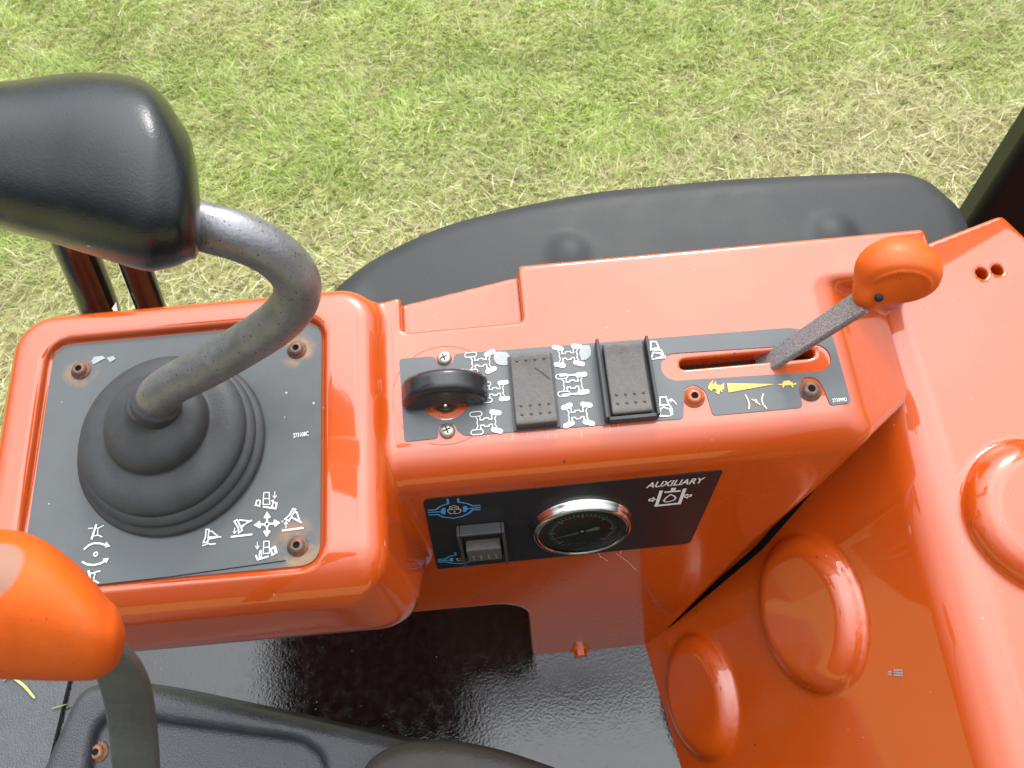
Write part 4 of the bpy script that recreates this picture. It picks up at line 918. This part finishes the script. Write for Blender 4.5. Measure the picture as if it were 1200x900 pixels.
# =================================================================== FENDER
fb = np.array([.10, .13, -.16])
fen = thing('wheel_fender', 'matt black moulded wheel fender behind the orange console', 'fender', fb)
FW = -.075
out_px = [(370, 372), (392, 342), (430, 309), (480, 281), (530, 260), (620, 237), (700, 222), (850, 208), (960, 203), (1052, 200), (1088, 212), (1122, 247), (1130, 262), (1150, 330), (1100, 420), (500, 470), (380, 420)]
OP = np.array([Lw(x, y, FW - .016)[:2] for x, y in out_px])
OPs = np.array(rpoly([OP[i] for i in range(len(OP))], .02, 6))
def poly_sdf(x, y, P):
    d = np.full(np.shape(x), 1e9); s = np.ones(np.shape(x)); n = len(P); j = n - 1
    for i in range(n):
        e = P[j] - P[i]; wx_, wy_ = x - P[i][0], y - P[i][1]; t_ = np.clip((wx_ * e[0] + wy_ * e[1]) / (e @ e + 1e-12), 0, 1)
        d = np.minimum(d, (wx_ - e[0] * t_) ** 2 + (wy_ - e[1] * t_) ** 2)
        c1 = y >= P[i][1]; c2 = y < P[j][1]; c3 = e[0] * wy_ > e[1] * wx_
        s = np.where((c1 & c2 & c3) | (~c1 & ~c2 & ~c3), -s, s); j = i
    return s * np.sqrt(d)
dm = [(Lw(665, 290, FW), .0125), (Lw(972, 266, FW), .0130), (Lw(418, 348, FW), .010)]
def f_fen(p):
    u, v, w_ = p; e = poly_sdf(u, v, OPs)
    top = w_ - FW - .010 * np.clip((.19 - v) / .1, -1, 1)
    b = rmax(.026, e, top, -.26 - w_)
    for c, r in dm:
        b = rmin(.007, b, (np.sqrt(((u - c[0]) / 1.05) ** 2 + ((v - c[1] + .010) / 1.25) ** 2 + ((w_ - FW) * 1.25) ** 2) - r) * .8)
    return b
V, Q = sdf_mesh(f_fen, (-.17, .02, -.265), (.42, .235, -.045), .0042)
part('fender_shell', V, Q, FENDER, fen)

# =================================================================== ROLL BAR POST
rb = Lw(1165, 300, -.25)
ropsT = thing('roll_bar_post', 'thick black roll bar post at the top right corner of the view', 'roll bar', rb)
d1 = .60
a0_, a1_ = PD(1112, 276, .74), PD(1222, 104, .62)
dirv = a1_ - a0_; dirv /= np.linalg.norm(dirv); rt = ML @ CR * .82 + ML @ CU * -.50; rt -= rt @ dirv * dirv; rt /= np.linalg.norm(rt); nb = np.cross(dirv, rt)
ctr0 = a0_ + rt * .042 - dirv * .25; ctr1 = a1_ + rt * .042 + dirv * .5
V, Fc = box((ctr0 + ctr1) / 2, rt, nb, dirv, .042, .035, -np.linalg.norm(ctr1 - ctr0) / 2, np.linalg.norm(ctr1 - ctr0) / 2)
BPAINT = mat('black_paint', (.007, .006, .006), .5, spec=.25, var=.15, vscale=30)
bevel(sharp(part('tube', V, Fc, BPAINT, ropsT)), .012, 5)
# =================================================================== TWO DARK POSTS BEHIND THE POD
def post(pts, dpt, r, label, sticker=False):
    P = [PD(x, y, d_) for (x, y), d_ in zip(pts, dpt)]
    t_ = thing('black_post', label, 'post', P[0]); V, Fc = tube(catmull(P, 6), r, 28); part('tube', V, Fc, GLOSSB, t_); return t_, P
t1, P1_ = post([(128, 395), (117, 362), (101, 320), (84, 280), (70, 240)], [.575, .55, .53, .51, .49], .0128, 'thick glossy black post behind the joystick pod with a tiny white sticker')
post([(188, 392), (177, 360), (163, 322), (150, 285)], [.575, .55, .53, .51], .0098, 'thinner glossy black post behind the joystick pod, right of the thicker one')
s_c = PD(134, 357, .536); dv = ML @ ray(134, 357); dv /= np.linalg.norm(dv)
spl = Pl(s_c, cr_, -dv); a = Art(spl, 0); a.fill([spl.ab(131, 361.5), spl.ab(136, 354), spl.ab(138.5, 367), spl.ab(135, 367.5)]); a.build('sticker', WHITE, t1)

# =================================================================== MOULDED TRAY COVER AT THE BOTTOM LEFT
CW = -.215
def cw(x, y, z=CW): return Lw(x, y, z)[:2]
tray = thing('moulded_tray', 'dark grey moulded tray cover with raised rim below the joystick console', 'tray cover', np.array([*cw(220, 900), CW - .05]))
TO = np.array(rpoly([cw(*q) for q in ((20, 960), (60, 868), (88, 806), (130, 797), (190, 806), (330, 836), (470, 868), (560, 884), (640, 905), (640, 1080), (0, 1080))], .022, 6))
TI = np.array(rpoly([cw(*q, CW) for q in ((95, 990), (100, 905), (108, 856), (128, 836), (190, 846), (352, 868), (378, 888), (384, 990))], .018, 6))
def f_tray(p):
    u, v, w_ = p; e = poly_sdf(u, v, TO); i = poly_sdf(u, v, TI)
    b = rmax(.011, e, w_ - CW, CW - .06 - w_)
    return rmax(.008, b, -rmax(.004, i, CW - .011 - w_))
V, Q = sdf_mesh(f_tray, (-.42, -.36, CW - .065), (.06, -.12, CW + .004), .0028)
TRAYM = mat('grained_plastic', (.036, .040, .046), .36, spec=.65, var=.25, vscale=40, bump=.6, bscale=800, rvar=.08)
part('tray_shell', V, Q, TRAYM, tray)
join_bolt(tray, Lw(115, 881, CW - .0105), wx, .0055, mat('rusty_brown_bolt', (.30, .15, .08), .6, metal=.3, var=.4, vscale=200))
# operator's seat: only the front corner of its cushion is in the frame
seat_t = thing('operator_seat', 'brown grey padded seat cushion edge at the bottom centre of the view', 'seat', np.array([*cw(520, 1100, -.19), -.26]))
AO = np.array(rpoly([Lw(*q, -.175)[:2] for q in ((415, 935), (425, 893), (462, 871), (520, 869), (580, 880), (640, 900), (760, 945))] + [(.11, -.27), (.26, -.28), (.30, -.34), (.30, -.78), (-.20, -.78), (-.20, -.30)], .02, 6))
def f_arm(p):
    u, v, w_ = p; e = poly_sdf(u, v, AO); return rmax(.012, e, w_ + .172, -.225 - w_)
V, Q = sdf_mesh(f_arm, (-.215, -.80, -.23), (.315, -.15, -.165), .0035)
VINYL = mat('brown_vinyl', (.040, .035, .030), .6, var=.15, vscale=60, bump=.4, bscale=500)
part('cushion', V, Q, VINYL, seat_t)
def f_back(p):
    x = p[0] - .325 - .16 * (p[2] + .15); return rmax(.035, rbox2(p[1], p[2], -.56, .10, .21, .27, .07), np.abs(x) - .05)
V, Q = sdf_mesh(f_back, (.20, -.79, -.19), (.45, -.33, .39), .006)
part('backrest_blocker', V, Q, VINYL, seat_t)  # added out of view to block sky light from the console front
V, Fc = box((-.12, -.58, -.30), (1, 0, 0), (0, 1, 0), (0, 0, 1), .40, .20, -.09, .075); part('seat_base_blocker', V, Fc, mat('matt_black_plastic', (.012, .012, .012), .85, spec=.2), seat_t, smooth=False)  # unseen dark box, added so the pod front reflects less light

# =================================================================== LEVER WITH LARGE ORANGE KNOB
lv_b = PD(168, 960, .34)
lev = thing('gear_lever', 'curved flat grey lever with a large worn orange ball grip, nearest the camera', 'lever', lv_b)
LP = [PD(100, 744, .262), PD(128, 768, .268), PD(146, 800, .28), PD(155, 845, .30), PD(160, 900, .32), PD(166, 980, .345), PD(168, 1080, .38)]
P = catmull(LP, 6); n = len(P)
V, Fc = bar(P, np.interp(np.linspace(0, 1, n), [0, .35, .6, 1], [.0125, .0155, .0170, .018]), np.full(n, .0055), [cr_ * 1 + cu_ * .35 + (ML @ CD) * -.15] * n)
sharp(part('strap', V, Fc, STRAP, lev), 50)
secs = [(147, 745, 4, 4), (144.5, 746, 16, 14), (137, 746, 34, 25), (125, 745, 45.5, 31), (110, 739, 58, 36), (90, 729.5, 68.5, 40), (60, 718, 80, 43), (30, 710.5, 86.5, 44), (0, 708, 88, 45), (-25, 707, 87, 44), (-50, 706, 82, 42), (-75, 706, 72, 38), (-95, 706, 50, 26), (-102, 706, 14, 8)]
cs = catmull([(a_, b_, c_) for a_, b_, c_, d_ in secs], 4); ts = catmull([(a_, d_, 0) for a_, b_, c_, d_ in secs], 4)[:, 1]; kd2 = .255; V = []
for (x, y, h_), t_ in zip(cs, ts):
    ang = 0
    for th in np.linspace(0, 2 * np.pi, seg, endpoint=False):
        c_, s_ = math.cos(th), math.sin(th); V.append(PD(x + math.sin(ang) * s_ * max(h_, 2), y - math.cos(ang) * s_ * max(h_, 2), kd2 + c_ * max(t_, 2) * .00055))
n = len(cs); Fc = [(i * seg + j, (i + 1) * seg + j, (i + 1) * seg + (j + 1) % seg, i * seg + (j + 1) % seg) for i in range(n - 1) for j in range(seg)] + [tuple(range(seg)), tuple((n - 1) * seg + j for j in range(seg - 1, -1, -1))]
BG = mat('worn_orange_plastic', (.60, .088, .004), .62, spec=.28, col2=(.50, .11, .02), c2lo=.52, c2hi=.75, c2scale=45, var=.10, vscale=60, bump=.12, bscale=400); specks(BG, (.30, .05, .01), 420, .20, .80)
t = BG.node_tree; l = t.links.new; pr_ = t.nodes['Principled BSDF']; src = pr_.inputs['Base Color'].links[0].from_socket
g = t.nodes.new('ShaderNodeTexCoord'); d_ = t.nodes.new('ShaderNodeVectorMath'); d_.operation = 'DISTANCE'; l(g.outputs['Object'], d_.inputs[0]); d_.inputs[1].default_value = tuple(PD(-12, 668, kd2 - .021) - base_of(lev))
mr = t.nodes.new('ShaderNodeMapRange'); mr.inputs[1].default_value = .0100; mr.inputs[2].default_value = .0085; l(d_.outputs['Value'], mr.inputs[0]); mx = t.nodes.new('ShaderNodeMix'); mx.data_type = 'RGBA'; l(mr.outputs[0], mx.inputs[0]); l(src, mx.inputs[6]); mx.inputs[7].default_value = (.30, .15, .10, 1); l(mx.outputs[2], pr_.inputs['Base Color'])
o = part('ball_grip', np.array(V), Fc, BG, lev)
bm = bmesh.new(); bm.from_mesh(o.data); bmesh.ops.recalc_face_normals(bm, faces=bm.faces); bm.to_mesh(o.data); bm.free()
